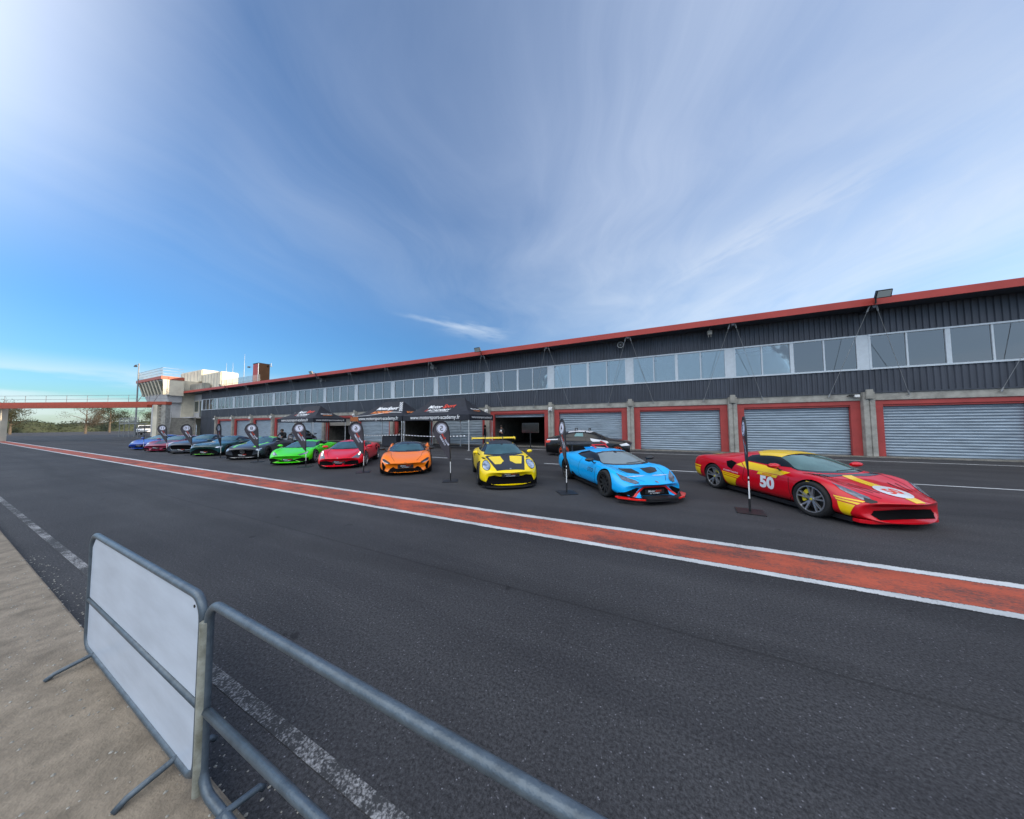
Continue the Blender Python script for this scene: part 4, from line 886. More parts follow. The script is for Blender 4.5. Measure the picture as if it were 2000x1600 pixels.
# ------------------------------------------------------------------ people
def person(x, y, rz, label, pose, h=1.80, top=None, legs=None, badge=False):
    s = h / 1.75; t = thing('person', label, 'person', (x, y, 0), R(rz), scale=s)
    J = {'pel': (0, 0, 0.95, .145), 'wa': (0, 0, 1.10, .13), 'ch': (0.01, 0, 1.32, .165), 'nk': (0, 0, 1.49, .06), 'hd': (0.02, 0, 1.60, .09), 'ht': (0.02, 0, 1.68, .085)}
    E = [('pel', 'wa'), ('wa', 'ch'), ('ch', 'nk'), ('nk', 'hd'), ('hd', 'ht')]
    for sd_, k in ((1, 'L'), (-1, 'R')):
        J['hip' + k] = (0, .09 * sd_, .90, .095); J['kn' + k] = (0.03, .11 * sd_, .50, .065); J['an' + k] = (-0.01, .12 * sd_, .10, .045); J['to' + k] = (.16, .14 * sd_, .04, .035)
        J['sh' + k] = (0, .19 * sd_, 1.41, .065)
        if pose == 'lean': el = (0.25, .22 * sd_, 1.22); wr = (0.46, .16 * sd_, 1.12)
        elif pose == 'crossed': el = (0.06, .26 * sd_, 1.14); wr = (0.24, -.02 * sd_, 1.17 + .04 * sd_)
        else: el = (-0.03, .25 * sd_, 1.14); wr = (0.08, .25 * sd_, .90)
        J['el' + k] = (*el, .045); J['wr' + k] = (*wr, .032)
        dv = (Vector(wr) - Vector(el)).normalized(); pm = Vector(wr) + dv * .06; J['pa' + k] = (*pm, .032)
        E += [('pel', 'hip' + k), ('hip' + k, 'kn' + k), ('kn' + k, 'an' + k), ('an' + k, 'to' + k), ('ch', 'sh' + k), ('sh' + k, 'el' + k), ('el' + k, 'wr' + k), ('wr' + k, 'pa' + k)]
        side = dv.cross(Vector((0, 1, 0))).normalized() if abs(dv.y) < .9 else Vector((1, 0, 0))
        for f in range(4):
            o1 = pm + side * (0.024 * (f - 1.5)) + dv * .035; o2 = o1 + dv * (.04 - .006 * abs(f - 1)) + Vector((0, -.012 * sd_, 0)); J['f%d%s' % (f, k)] = (*o1, .010); J['g%d%s' % (f, k)] = (*o2, .008); E += [('pa' + k, 'f%d%s' % (f, k)), ('f%d%s' % (f, k), 'g%d%s' % (f, k))]
        th = Vector(wr) + dv * .03 + side * .045; J['th' + k] = (*th, .011); E.append(('wr' + k, 'th' + k))
    if pose == 'lean':
        for k in list(J):
            q = J[k]
            if q[2] > 1.0: J[k] = (q[0] + (q[2] - 1.0) * 0.45, q[1], q[2] - (q[2] - 1) * 0.12, q[3])
    keys = list(J); me = bpy.data.meshes.new('body'); me.from_pydata([J[k][:3] for k in keys], [(keys.index(a), keys.index(c)) for a, c in E], [])
    o = bpy.data.objects.new('body', me); COL.objects.link(o)
    md = o.modifiers.new('s', 'SKIN'); 
    for i_, k in enumerate(keys): me.skin_vertices[0].data[i_].radius = (J[k][3],) * 2; me.skin_vertices[0].data[i_].use_root = (k == 'pel')
    m2 = o.modifiers.new('ss', 'SUBSURF'); m2.levels = 2
    dg = bpy.context.evaluated_depsgraph_get(); m3 = bpy.data.meshes.new_from_object(o.evaluated_get(dg)); o.modifiers.clear(); o.data = m3
    for q in (top or M_bcl, legs or M_bcl, M_skin, M_black): m3.materials.append(q)
    hd = Vector(J['hd'][:3])
    for p in m3.polygons:
        c = p.center; p.use_smooth = True
        p.material_index = 0 if c.z > .98 else 1
        if (c - hd).length < .16 and c.z > J['nk'][2]: p.material_index = 2
        if c.z < .09: p.material_index = 3
        for k in 'LR':
            if (c - Vector(J['pa' + k][:3])).length < .085: p.material_index = 2
    o.parent = t
    b = MB(); b.lathe([(0, .125), (.05, .115), (.095, .06), (.105, 0), (.100, -.06), (0, -.05)], 'z', 16, c=(hd.x - .022, 0, hd.z + .035)); b.build('hair', M_hair, t, smooth=True)
    b = MB(); b.add([(hd.x + .085, -.015, hd.z - .02), (hd.x + .085, .015, hd.z - .02), (hd.x + .115, 0, hd.z - .025), (hd.x + .09, 0, hd.z + .03)], [(0, 1, 2), (0, 2, 3), (2, 1, 3)]); b.build('nose', M_skin, t)
    b = MB()
    for s_ in (-1, 1): b.box(hd.x + .082, s_ * .034 - .012, hd.z + .022, hd.x + .093, s_ * .034 + .012, hd.z + .032)
    b.box(hd.x + .078, -.025, hd.z - .058, hd.x + .092, .025, hd.z - .05); b.build('face_features', M_hair, t)
    if badge: b = MB(); b.box(.165, -.07, 1.18, .176, .07, 1.38); b.build('badge', M_white, t)
    return t
person(-13.35, 22.2, -140, 'person in black clothes standing in profile against the pillar behind the yellow car', 'stand', 1.95)
person(-11.9, 22.6, -70, 'person in black with a white badge on the chest in the open garage doorway', 'crossed', 1.92, badge=True)
person(-21.1, 20.2, -100, 'person in black standing behind the covered table under the middle canopy', 'lean', 1.9)
person(-25.8, 12.6, -60, 'person in a black jacket and white trousers behind the grey car with green stripes', 'lean', 1.85, legs=M_wcl)
# ------------------------------------------------------------------ cars
# station: x, wB, wM, zM, wF, zF, wG, zG, wR, zR, zC, sweep
MID = [
 (0.98, .60, .74, .27, .74, .37, .58, .43, .32, .455, .46, .34), (0.93, .66, .80, .27, .80, .40, .60, .46, .33, .485, .49, .30),
 (0.72, .76, .91, .29, .91, .50, .66, .54, .35, .56, .565, .20), (0.40, .81, .965, .36, .93, .735, .66, .67, .37, .635, .64, .05),
 (0.02, .83, .975, .42, .92, .835, .66, .765, .40, .70, .71, 0), (-.30, .84, .965, .44, .92, .80, .71, .79, .46, .79, .80, 0),
 (-.70, .85, .95, .44, .93, .74, .755, .82, .63, .94, .97, 0), (-1.10, .85, .94, .44, .93, .75, .76, .85, .60, 1.09, 1.125, 0),
 (-1.50, .85, .945, .45, .93, .78, .765, .88, .575, 1.13, 1.17, 0), (-1.95, .85, .965, .47, .95, .84, .76, .91, .55, 1.10, 1.145, 0),
 (-2.40, .85, .985, .50, .965, .90, .745, .94, .50, 1.02, 1.06, 0), (-2.85, .83, .985, .52, .95, .895, .74, .91, .47, .945, .965, 0),
 (-3.22, .79, .965, .54, .92, .86, .72, .88, .45, .89, .90, 0), (-3.42, .74, .93, .54, .90, .82, .70, .85, .43, .86, .865, 0), (-3.50, .68, .88, .54, .86, .74, .64, .79, .40, .80, .80, 0)]
FE = [
 (.86, .62, .76, .30, .76, .46, .58, .54, .34, .60, .61, .26), (.81, .68, .83, .31, .83, .52, .62, .60, .35, .645, .655, .23),
 (.62, .77, .92, .33, .91, .63, .66, .69, .36, .725, .735, .14), (.32, .81, .955, .36, .92, .75, .68, .77, .38, .79, .80, .04),
 (0, .83, .965, .40, .93, .81, .70, .82, .39, .84, .85, 0), (-.40, .84, .95, .42, .92, .81, .72, .85, .42, .88, .89, 0),
 (-.78, .84, .935, .43, .915, .81, .74, .885, .50, .93, .95, 0), (-1.18, .85, .925, .43, .91, .82, .75, .90, .60, 1.12, 1.17, 0),
 (-1.6, .85, .93, .44, .915, .84, .745, .915, .57, 1.23, 1.285, 0), (-2.1, .85, .95, .46, .93, .87, .74, .925, .55, 1.20, 1.25, 0),
 (-2.6, .85, .98, .50, .95, .90, .72, .93, .50, 1.07, 1.11, 0), (-3.0, .82, .97, .52, .93, .88, .70, .91, .46, .97, .99, 0),
 (-3.38, .78, .93, .53, .89, .84, .66, .87, .44, .91, .92, 0), (-3.55, .70, .88, .53, .85, .74, .60, .79, .40, .85, .85, 0)]
REAR = [
 (.94, .62, .70, .25, .70, .38, .55, .44, .32, .47, .475, .36), (.88, .68, .78, .27, .78, .46, .60, .52, .33, .53, .535, .32),
 (.68, .76, .88, .30, .88, .60, .66, .60, .35, .59, .59, .20), (.36, .80, .93, .34, .90, .775, .62, .69, .36, .66, .66, .06),
 (0, .82, .945, .40, .89, .855, .62, .765, .38, .74, .74, 0), (-.32, .83, .935, .42, .89, .86, .68, .84, .44, .83, .84, 0),
 (-.62, .84, .92, .44, .89, .86, .72, .90, .55, .96, .98, 0), (-1.0, .84, .915, .46, .89, .87, .73, .94, .56, 1.20, 1.25, 0),
 (-1.4, .84, .92, .46, .90, .88, .73, .95, .55, 1.285, 1.335, 0), (-1.9, .84, .94, .48, .92, .91, .73, .97, .53, 1.25, 1.31, 0),
 (-2.35, .84, .96, .5, .94, .94, .72, .98, .50, 1.13, 1.19, 0), (-2.8, .82, .955, .52, .93, .92, .70, .95, .46, .99, 1.03, 0),
 (-3.15, .78, .93, .54, .89, .85, .66, .87, .42, .89, .90, 0), (-3.38, .70, .87, .54, .84, .72, .58, .77, .36, .80, .80, 0)]
SED = [
 (.80, .66, .80, .34, .80, .55, .62, .66, .36, .72, .73, .20), (.74, .74, .86, .36, .86, .62, .66, .74, .37, .79, .80, .17),
 (.5, .80, .89, .40, .88, .76, .68, .84, .38, .88, .89, .06), (.1, .82, .90, .42, .88, .84, .70, .90, .40, .94, .95, 0), (-.4, .82, .90, .44, .88, .88, .71, .94, .44, .99, 1.0, 0),
 (-.62, .83, .90, .46, .88, .90, .72, .97, .52, 1.05, 1.07, 0), (-1.2, .83, .90, .46, .88, .92, .73, 1.0, .58, 1.34, 1.38, 0), (-1.8, .83, .90, .46, .88, .94, .73, 1.02, .57, 1.42, 1.46, 0),
 (-2.5, .83, .90, .48, .88, .96, .73, 1.03, .56, 1.39, 1.43, 0), (-3.05, .82, .90, .5, .88, .97, .72, 1.04, .53, 1.20, 1.24, 0), (-3.35, .80, .89, .5, .87, .97, .70, 1.04, .48, 1.08, 1.09, 0), (-3.8, .76, .86, .52, .84, .93, .66, 1.0, .44, 1.03, 1.04, 0), (-3.9, .66, .80, .5, .78, .78, .58, .86, .4, .9, .9, 0)]
VIEW = {'F': ((0, 1, 0), (0, 0, 1), (-1, 0, 0)), 'L': ((1, 0, 0), (0, 0, 1), (0, -1, 0)), 'R': ((1, 0, 0), (0, 0, 1), (0, 1, 0)), 'T': ((1, 0, 0), (0, 1, 0), (0, 0, -1)), 'B': ((0, 1, 0), (0, 0, 1), (1, 0, 0))}
class Car:
    def __init__(s, name, label, cat, body_mat, st, wb, x, y, head, scale, wr=0.345, zb=.125, dz=1.0, dw=1.0, name_body='body', tread=None, ground=True):
        s.t = thing(name, label, cat, (x, y, 0), R(head), scale=scale); s.wb = wb; s.wr = wr
        vs = []; fs = []; n = len(st); m_ = 8
        for q in st:
            X, wB, wM, zM, wF, zF, wG, zG, wR, zR, zC, sw = q
            h = [(0, zb), (wB * .97, zb), (wM * .985, (zb + zM) / 2 + .02), (wM, zM), (wF, zF), (wG, zG), (wR, zR), (0, zC)]
            row = []
            for (yy, z_) in h: row.append((X - sw * (yy / .9) ** 2, yy * dw, zb + (z_ - zb) * dz))
            full = row + [(a, -b_, c) for a, b_, c in row[-2:0:-1]]
            vs += full
        k = 14
        for i in range(n - 1):
            for j in range(k): fs.append((i * k + j, i * k + (j + 1) % k, (i + 1) * k + (j + 1) % k, (i + 1) * k + j))
        # end caps as quads
        for base in (0, (n - 1) * k):
            for (a, b_) in ((0, 7),): pass
            for j in range(6): fs.append((base + j, base + j + 1, base + (13 - j), base + (14 - j) % 14)) if j else fs.append((base + 0, base + 1, base + 13))
            fs.append((base + 6, base + 7, base + 8))
        # remove duplicated last quad
        me = bpy.data.meshes.new('cage'); me.from_pydata(vs, [], fs); bm = bmesh.new(); bm.from_mesh(me); bmesh.ops.recalc_face_normals(bm, faces=bm.faces); bm.to_mesh(me); bm.free()
        me.materials.append(body_mat); me.materials.append(M_arch)
        o = bpy.data.objects.new('cage', me); COL.objects.link(o); m1 = o.modifiers.new('s', 'SUBSURF'); m1.levels = 3
        # wheel arches cut out of the closed body
        cb = MB()
        hw = max(q[2] for q in st) * dw
        for xx in (0, -wb):
            for sg in (-1, 1):
                ya, yb = (hw - .32) * sg, (hw + .3) * sg
                seg = 28; c0 = []; rr = wr + .03
                for q in range(seg): a = 2 * math.pi * q / seg; c0.append((xx + rr * math.cos(a), wr + .012 + rr * math.sin(a)))
                cb.prism(c0, 'y', min(ya, yb), max(ya, yb))
        c = cb.build('cut', M_arch, None); m2 = o.modifiers.new('b', 'BOOLEAN'); m2.object = c; m2.operation = 'DIFFERENCE'; m2.solver = 'EXACT'
        dg = bpy.context.evaluated_depsgraph_get(); me2 = bpy.data.meshes.new_from_object(o.evaluated_get(dg))
        m2.show_viewport = False; dg = bpy.context.evaluated_depsgraph_get(); me3 = bpy.data.meshes.new_from_object(o.evaluated_get(dg))
        bm = bmesh.new(); bm.from_mesh(me3); s.bvh = BVHTree.FromBMesh(bm); bm.free(); bpy.data.meshes.remove(me3)
        bpy.data.objects.remove(o); bpy.data.objects.remove(c)
        for p in me2.polygons:
            p.use_smooth = True; cc = p.center; ar = False
            for xx in (0, -wb):
                d = math.hypot(cc.x - xx, cc.z - wr - .012)
                if d < wr + .032 and (abs(p.normal.y) > .95 and abs(abs(cc.y) - (hw - .32)) < .01 or (abs(d - (wr + .03)) < .004 and abs(p.normal.y) < .1 and (p.normal.x * (cc.x - xx) + p.normal.z * (cc.z - wr)) < 0)): ar = True
            if ar: p.material_index = 1; p.use_smooth = False
            else: p.material_index = 0
        me2.name = 'body'; me2.set_sharp_from_angle(angle=R(50))
        s.body = bpy.data.objects.new(name_body, me2); COL.objects.link(s.body); s.body.parent = s.t; s.hw = hw
        # underbody so no daylight shows below
        b = MB(); b.box(-wb - .55, -hw * .8, .07, .55, hw * .8, zb + .03); b.build('underbody', M_black, s.t)
    def proj(s, vs, fs, view, off, rot=0.0, subd=0.07):
        ux, uy, dr = [Vector(q) for q in VIEW[view]]
        bm = bmesh.new(); V = [bm.verts.new((a, b, 0)) for a, b in vs]
        for f in fs:
            try: bm.faces.new([V[k] for k in f])
            except ValueError: pass
        bmesh.ops.triangulate(bm, faces=bm.faces[:])
        for _ in range(5):
            es = [e for e in bm.edges if e.calc_length() > subd]
            if not es: break
            bmesh.ops.subdivide_edges(bm, edges=es, cuts=1); bmesh.ops.triangulate(bm, faces=bm.faces[:])
        bad = []
        for v in bm.verts:
            o = ux * v.co.x + uy * v.co.y - dr * 6
            hit, nr, _, d = s.bvh.ray_cast(o, dr)
            if hit is None: bad.append(v); continue
            if nr.dot(dr) > 0: nr = -nr
            v.co = hit + nr * off
        if bad: bmesh.ops.delete(bm, geom=bad, context='VERTS')
        out = ([tuple(v.co) for v in bm.verts], []); bm.verts.index_update()
        out[1].extend([tuple(v.index for v in f.verts) for f in bm.faces]); bm.free(); return out
    def patch(s, name, polys, view, mt, off=.008, parent=None, mirror=False, subd=.042, joined=False):
        """polys: list of outlines in the view plane, laid on the body surface"""
        if polys and not isinstance(polys[0][0], (tuple, list)): polys = [polys]
        vw = [(view, polys)]
        if mirror:
            if view in 'LR': vw.append(('L' if view == 'R' else 'R', polys))
            else: vw.append((view, [[(-a, c) if view in 'FB' else (a, -c) for a, c in p] for p in polys]))
        first = None
        for v, ps in vw:
            for grp in ([ps] if joined else [[p] for p in ps]):
                b = MB()
                for p in grp:
                    vs, fs = s.proj(p, [tuple(range(len(p)))], v, off, subd=subd); b.add(vs, fs)
                if not b.f: continue
                o = b.build(name, mt, parent or s.t, smooth=True, recalc=False)
                me = o.data; bm = bmesh.new(); bm.from_mesh(me); bm.normal_update(); dr = Vector(VIEW[v][2])
                for f in bm.faces:
                    if f.normal.dot(dr) > 0: f.normal_flip()
                bm.to_mesh(me); bm.free(); first = first or o
        return first
    def strip(s, name, pts, w, view, mt, off=.005, mirror=False, parent=None):
        ps = []
        for a, b in zip(pts, pts[1:]):
            d = Vector((b[0] - a[0], b[1] - a[1])).normalized(); n = Vector((-d.y, d.x)) * w / 2; a = Vector(a) - d * w * .3; b = Vector(b) + d * w * .3
            ps.append([tuple(a - n), tuple(b - n), tuple(b + n), tuple(a + n)])
        return s.patch(name, ps, view, mt, off, parent, mirror, joined=True)
    def text(s, body, size, cx, cy, view, mt, off=.01, parent=None, flip=False, name='lettering', sx=1.0, rot=0.0, **kw):
        vs, fs = text2d(body, size, **kw); k = -1 if flip else 1; cr, sr = math.cos(rot), math.sin(rot)
        vs, fs = s.proj([(cx + k * (a * sx * cr - c * sr), cy + a * sx * sr + c * cr) for a, c in vs], fs, view, off, subd=.1)
        b = MB(); b.add(vs, fs); return b.build(name, mt, parent or s.t, recalc=False)
    def wheels(s, rim, spokes=5, caliper=None, tread=.27, ytrack=None, style='five', hub=None):
        wr = s.wr
        for xx in (0, -s.wb):
            for sg in (-1, 1):
                w = tread if xx == 0 else tread + .04
                yc = sg * (s.hw - .012 - w / 2)
                b = MB(); h = w / 2; ri = wr * .755
                b.lathe([(ri, -h * .82), (ri + .012, -h * .95), (wr * .90, -h), (wr * .975, -h * .86), (wr, -h * .6), (wr, 0), (wr, h * .6), (wr * .975, h * .86), (wr * .90, h), (ri + .012, h * .95), (ri, h * .82)], 'y', 40)
                t = b.build('wheel', M_rubber, s.t, smooth=True, angle=50); t.location = (xx, yc, wr)
                b = MB(); o_ = sg
                b.lathe([(ri + .004, h * .84 * o_), (ri - .012, h * .86 * o_), (ri - .022, h * .70 * o_), (ri - .03, -h * .3 * o_), (.06, -h * .3 * o_), (0, -h * .3 * o_)], 'y', 36, M_rimd if rim is not M_orim else M_rimd)
                b.lathe([(ri + .004, h * .84 * o_), (ri + .002, h * .90 * o_), (ri - .016, h * .90 * o_), (ri - .018, h * .80 * o_)], 'y', 36, rim)
                for k in range(spokes):
                    a0 = 2 * math.pi * k / spokes + .3
                    for da in ((-.13, .13) if style == 'split' else (0,)):
                        pts_i = a0 + da * .3; pts_o = a0 + da * 1.6
                        wd0, wd1 = (.020, .013) if style == 'split' else (.030, .017)
                        vs = []
                        for (aa, rr, ww, yy) in ((pts_i, .045, wd0, .62), (pts_o, ri - .012, wd1, .80)):
                            cx_, cz_ = rr * math.cos(aa), rr * math.sin(aa); nx, nz = -math.sin(aa), math.cos(aa)
                            for q in (-1, 1):
                                vs += [(cx_ + nx * ww * q, h * yy * o_, cz_ + nz * ww * q), (cx_ + nx * ww * q * 1.25, h * (yy - .25) * o_, cz_ + nz * ww * q * 1.25)]
                        b.add(vs, [(0, 2, 6, 4), (1, 5, 7, 3), (0, 4, 5, 1), (2, 3, 7, 6)], rim)
                b.lathe([(0, h * .70 * o_), (.05, h * .66 * o_), (.062, h * .4 * o_)], 'y', 16, rim)
                b.lathe([(0, h * .73 * o_), (.024, h * .71 * o_)], 'y', 12, hub or M_rimd)
                b.build('rim', None, t)
                b = MB(); b.lathe([(0, -h * .05 * o_), (ri * .74, -h * .05 * o_), (ri * .74, -h * .22 * o_), (0, -h * .22 * o_)], 'y', 28); b.build('brake_disc', M_disc, t)
                if caliper:
                    b = MB(); pl = []
                    for k in range(7): a = R(115 + k * 15) if xx == 0 else R(35 + k * 13); pl.append((a))
                    outer = [(ri * .80 * math.cos(a), ri * .80 * math.sin(a)) for a in pl] + [(ri * .52 * math.cos(a), ri * .52 * math.sin(a)) for a in pl[::-1]]
                    b.prism(outer, 'y', h * .12 * o_, h * .36 * o_); b.build('brake_caliper', caliper, t)
    def mirrors(s, x, z, mt, arm=M_black, y=None, w=.23):
        y = y or s.hw * 1.02
        for sg in (-1, 1):
            b = MB(); n = 10; m_ = 6; vs = []; fs = []
            for i in range(m_ + 1):
                f = i / m_; r = math.sin(math.pi * (0.08 + 0.84 * f)) ** .6; yy = (f - .5) * w
                for k in range(n): a = 2 * math.pi * k / n; vs.append((x + .075 * r * math.cos(a) * (1.2 if math.cos(a) > 0 else .8), sg * (y + .02 + yy), z + .062 * r * math.sin(a)))
            for i in range(m_):
                for k in range(n): fs.append((i * n + k, i * n + (k + 1) % n, (i + 1) * n + (k + 1) % n, (i + 1) * n + k))
            fs.append(tuple(range(n))); fs.append(tuple(m_ * n + k for k in range(n)))
            b.add(vs, fs, mt); b.tube([(x - .02, sg * (y - .25), z - .11), (x, sg * (y - .12), z - .10), (x, sg * (y - .05), z - .03)], .018, arm, seg=6)
            b.build('mirror', None, s.t, smooth=True, angle=50)
    def plate(s, z, wd=.54, hh=.13, x=None, tone=None, twolines=True):
        """sponsor plate at the nose"""
        hit = s.bvh.ray_cast(Vector((6, 0, z)), Vector((-1, 0, 0)))[0]; X = x or hit.x + .012
        b = MB(); b.box(X, -wd / 2, z - hh / 2, X + .012, wd / 2, z + hh / 2); p = b.build('front_plate', M_black, s.t, bevel=.003)
        b = MB(); e = (X + .0145, 0, 0)
        va, fa = text2d('Motor', .075, shear=.35, bold=.02); vb, fb = text2d('Sport', .075, shear=.35, bold=.02); wa = max(q[0] for q in va); wb_ = max(q[0] for q in vb)
        b.add([(X + .0145, a - wb_ - .002, z + .026 + c) for a, c in va], fa, M_wtext); b.add([(X + .0145, a + wa + .002, z + .026 + c) for a, c in vb], fb, M_rtext)
        lay_text(b, 'ACADEMY', .052, (X + .0145, 0, z - .032), (0, 1.15, 0), (0, 0, 1), M_wtext, shear=.35, bold=.01)
        b.build('lettering', None, p, recalc=False)
    def glasshouse(s, ws, wsm=M_glass, side=None, frame=M_glossb, rearq=None, inset=.035):
        """windscreen outline ws in front view (right half listed from base centre outwards and up to roof centre)"""
        full = ws + [(-a, c) for a, c in ws[::-1] if abs(a) > 1e-6]
        s.patch('windscreen_frame', [full], 'F', frame, .004)
        cx = 0; cz = sum(p[1] for p in full) / len(full); inn = [(a * (1 - inset / .7 * .8), cz + (c - cz) * (1 - inset / .14 * .62)) for a, c in full]
        s.wind = s.patch('windscreen', [inn], 'F', wsm, .008)
        zt = max(p[1] for p in inn); b = MB(); hit = s.bvh.ray_cast(Vector((6, 0, zt - .02)), Vector((-1, 0, 0)))[0]
        s.patch('sensor_cover', [[(-.05, zt + .006), (.05, zt + .006), (.03, zt - .03), (-.03, zt - .03)]], 'F', M_black, .011, parent=s.wind)
        # wipers
        zb_ = min(p[1] for p in inn); 
        s.strip('wiper', [(-.05, zb_ + .012), (.45, zb_ + .03)], .010, 'F', M_black, .013, parent=s.wind)
        if side:
            s.patch('side_window', [side], 'R', M_glassd, .006, mirror=True)
    def chin(s, z0=.085, z1=.165, out=.02, mt=None, back=.55, name='front_chin'):
        """dark lower edge that follows the nose in plan"""
        pl = []; zc = z1 + .05
        for k in range(-8, 9):
            yy = k / 8 * s.hw * .90; h = s.bvh.ray_cast(Vector((6, yy, zc)), Vector((-1, 0, 0)))[0]
            if h: pl.append((h.x + out - .01 * (k / 8) ** 2, yy))
        pl = pl[::-1]; pl += [(back, pl[-1][1]), (back, pl[0][1])]
        b = MB(); b.prism(pl, 'z', z0, z1); return b.build(name, mt or M_grille, s.t, bevel=.008)
    def seams(s, door, hood=None):
        s.strip('door_seam', door, .010, 'R', M_arch, .004, mirror=True)
        if hood: s.strip('bonnet_seam', hood, .009, 'T', M_arch, .004, mirror=True)
P_blue = paint('light_blue_paint', (0, 178, 255)); P_red = paint('red_paint', (204, 4, 26)); P_rosso = paint('bright_red_paint', (226, 0, 34)); P_yel = paint('yellow_paint', (250, 215, 0), 1.05); P_or = paint('orange_paint', (255, 124, 0), 1.1)
P_gre = paint('bright_green_paint', (66, 220, 8), 1.05); P_dgrey = paint('dark_grey_paint', (52, 58, 66)); P_dgreen = paint('dark_green_paint', (10, 62, 66)); P_navy = paint('dark_blue_paint', (24, 38, 58)); P_crim = paint('crimson_paint', (140, 22, 62)); P_rblue = paint('royal_blue_paint', (14, 70, 170)); P_blk = paint('black_paint', (10, 10, 14)); P_ored = paint('orange_red_trim', (228, 32, 26)); P_lime = paint('lime_graphic', (120, 220, 40)); P_wht = paint('white_graphic', (215, 218, 225)); P_yg = paint('yellow_graphic', (242, 200, 10)); P_sil = mat('silver_trim', (0.5, 0.5, 0.5), .3, metal=.7)
def WS(zb_, wb_, zt, wt, ztc=None, zbc=None):
    ztc = ztc or zt + .03; zbc = zbc or zb_ - .025
    return [(0, zbc), (wb_ * .55, zbc + .006), (wb_, zb_), (wb_ * .99, zb_ + .03), (wt, zt), (wt * .6, ztc - .012), (0, ztc)]
def stadj(st, fn): return [tuple(fn(list(q))) for q in st]
HEX = lambda cx, cz, w, h, tip=.3: [(cx - w, cz), (cx - w * (1 - tip), cz - h), (cx + w * (1 - tip), cz - h), (cx + w, cz), (cx + w * (1 - tip), cz + h), (cx - w * (1 - tip), cz + h)]

M_grille = mat('grille_mesh', (0.006, 0.006, 0.007), 0.95, spec=0.08)
# ---- 1: red and yellow coupe with number 50
def smooth296(q):
    x = q[0]
    if x > .3: q[0] = x * 1.03; q[11] *= 1.25
    if -2.6 < x < -.2: q[0] = x + .19
    if -.32 < x < -.2: q[0] = -.17
    return q
c = Car('sports_car', 'red coupe with yellow graphics and number 50 on its door, rightmost of the row', 'sports car', P_red, stadj(MID, smooth296), 2.6, 3.98, 8.98, -61.0, 1.06, wr=.35, dz=1.05)
c.glasshouse(WS(.855, .73, 1.115, .57, 1.165, .825), M_glassgr, [(-.38, .90), (-.66, 1.01), (-1.01, 1.10), (-1.36, 1.12), (-1.62, 1.06), (-1.69, .98), (-1.57, .925), (-1.05, .90)], frame=M_glossb)
c.patch('roof_panel', [[(-.92, .55), (-.96, 0), (-.92, -.55), (-1.40, -.62), (-1.62, -.46), (-1.68, 0), (-1.62, .46), (-1.40, .62)]], 'T', P_yg, .012)
c.patch('bonnet_stripe', [[(-.09, .11), (-.09, -.11), (.42, -.11), (.42, .11)]], 'T', P_yg, .006)
n = 30; c.patch('number_roundel', [[(.60 + .235 * math.cos(6.283 * k / n), .235 * math.sin(6.283 * k / n)) for k in range(n)]], 'T', P_wht, .009)
c.patch('bonnet_stripe', [[(.82, .10), (.82, -.10), (1.0, -.09), (1.0, .09)]], 'T', P_yg, .006)
vs, fs = text2d('50', .26, bold=.03); v2, f2 = c.proj([(.60 + c_, -a) for a, c_ in [(a, b_) for a, b_ in vs]] if False else [(.60 - b_, a) for a, b_ in vs], fs, 'T', .013); b = MB(); b.add(v2, f2); b.build('roundel_number', M_rtext, c.t, recalc=False)
c.text('50', .36, -.94, .50, 'R', M_wtext, .010, bold=.05, name='door_number', sx=1.0); c.text('50', .36, -.94, .50, 'L', M_wtext, .010, bold=.05, flip=True, name='door_number')
c.patch('door_graphic', [[(-.46, .80), (-.62, .715), (-1.45, .735), (-1.80, .80), (-1.62, .90), (-1.52, .905), (-1.1, .875), (-.85, .83)]], 'R', P_yg, .005, mirror=True)
c.strip('graphic_line', [(-1.52, .74), (-1.70, .89)], .018, 'R', P_red, .008, mirror=True)
c.patch('name_strip', [[(-.68, .70), (-.72, .635), (-1.20, .66), (-1.16, .725)]], 'R', P_yg, .009, mirror=True)
c.text('PISTONE', .062, -.94, .68, 'R', M_rtext, .013, shear=.3, bold=.01, name='name_lettering')
for (gx0, gx1, top, bot) in ((-2.22, -1.62, .52, .20), (.36, .86, .46, .17)):
    if gx0 < 0: pl = [[(-2.24, .57), (-1.66, .52), (-1.70, .495), (-2.235, .54)], [(-2.23, .525), (-1.71, .48), (-1.76, .45), (-2.225, .49)], [(-2.22, .475), (-1.78, .43), (-1.92, .20), (-2.14, .20)]]
    else: pl = [[(.385, .53), (.70, .475), (.68, .455), (.40, .505)], [(.41, .49), (.67, .44), (.65, .41), (.43, .46)], [(.44, .44), (.63, .395), (.56, .19), (.48, .19)]]
    c.patch('flank_graphic', pl, 'R', P_yg, .006, mirror=True)
c.text('ACADEMY RACING', .055, -1.96, .60, 'R', M_wtext, .010, rot=-.07, name='flank_lettering')
c.patch('rear_graphic', [[(-3.42, .62), (-3.08, .60), (-3.10, .56), (-3.42, .58)], [(-3.42, .55), (-3.12, .53), (-3.16, .30), (-3.40, .34)]], 'R', P_yg, .006, mirror=True)
c.patch('engine_cover_stripe', [[(-2.75, .62), (-2.75, -.62), (-3.25, -.60), (-3.25, .60)]], 'T', P_yg, .006)
c.chin(mt=P_red, z1=.15)
c.patch('front_grille', [[(-.62, .245), (-.56, .315), (0, .33), (.56, .315), (.62, .245), (.54, .165), (0, .17), (-.54, .165)]], 'F', M_grille, .006)
c.patch('headlight', [[(.28, .81), (.42, .82), (.66, .70), (.74, .60), (.66, .58), (.48, .67)]], 'T', M_lamp, .007, mirror=True)
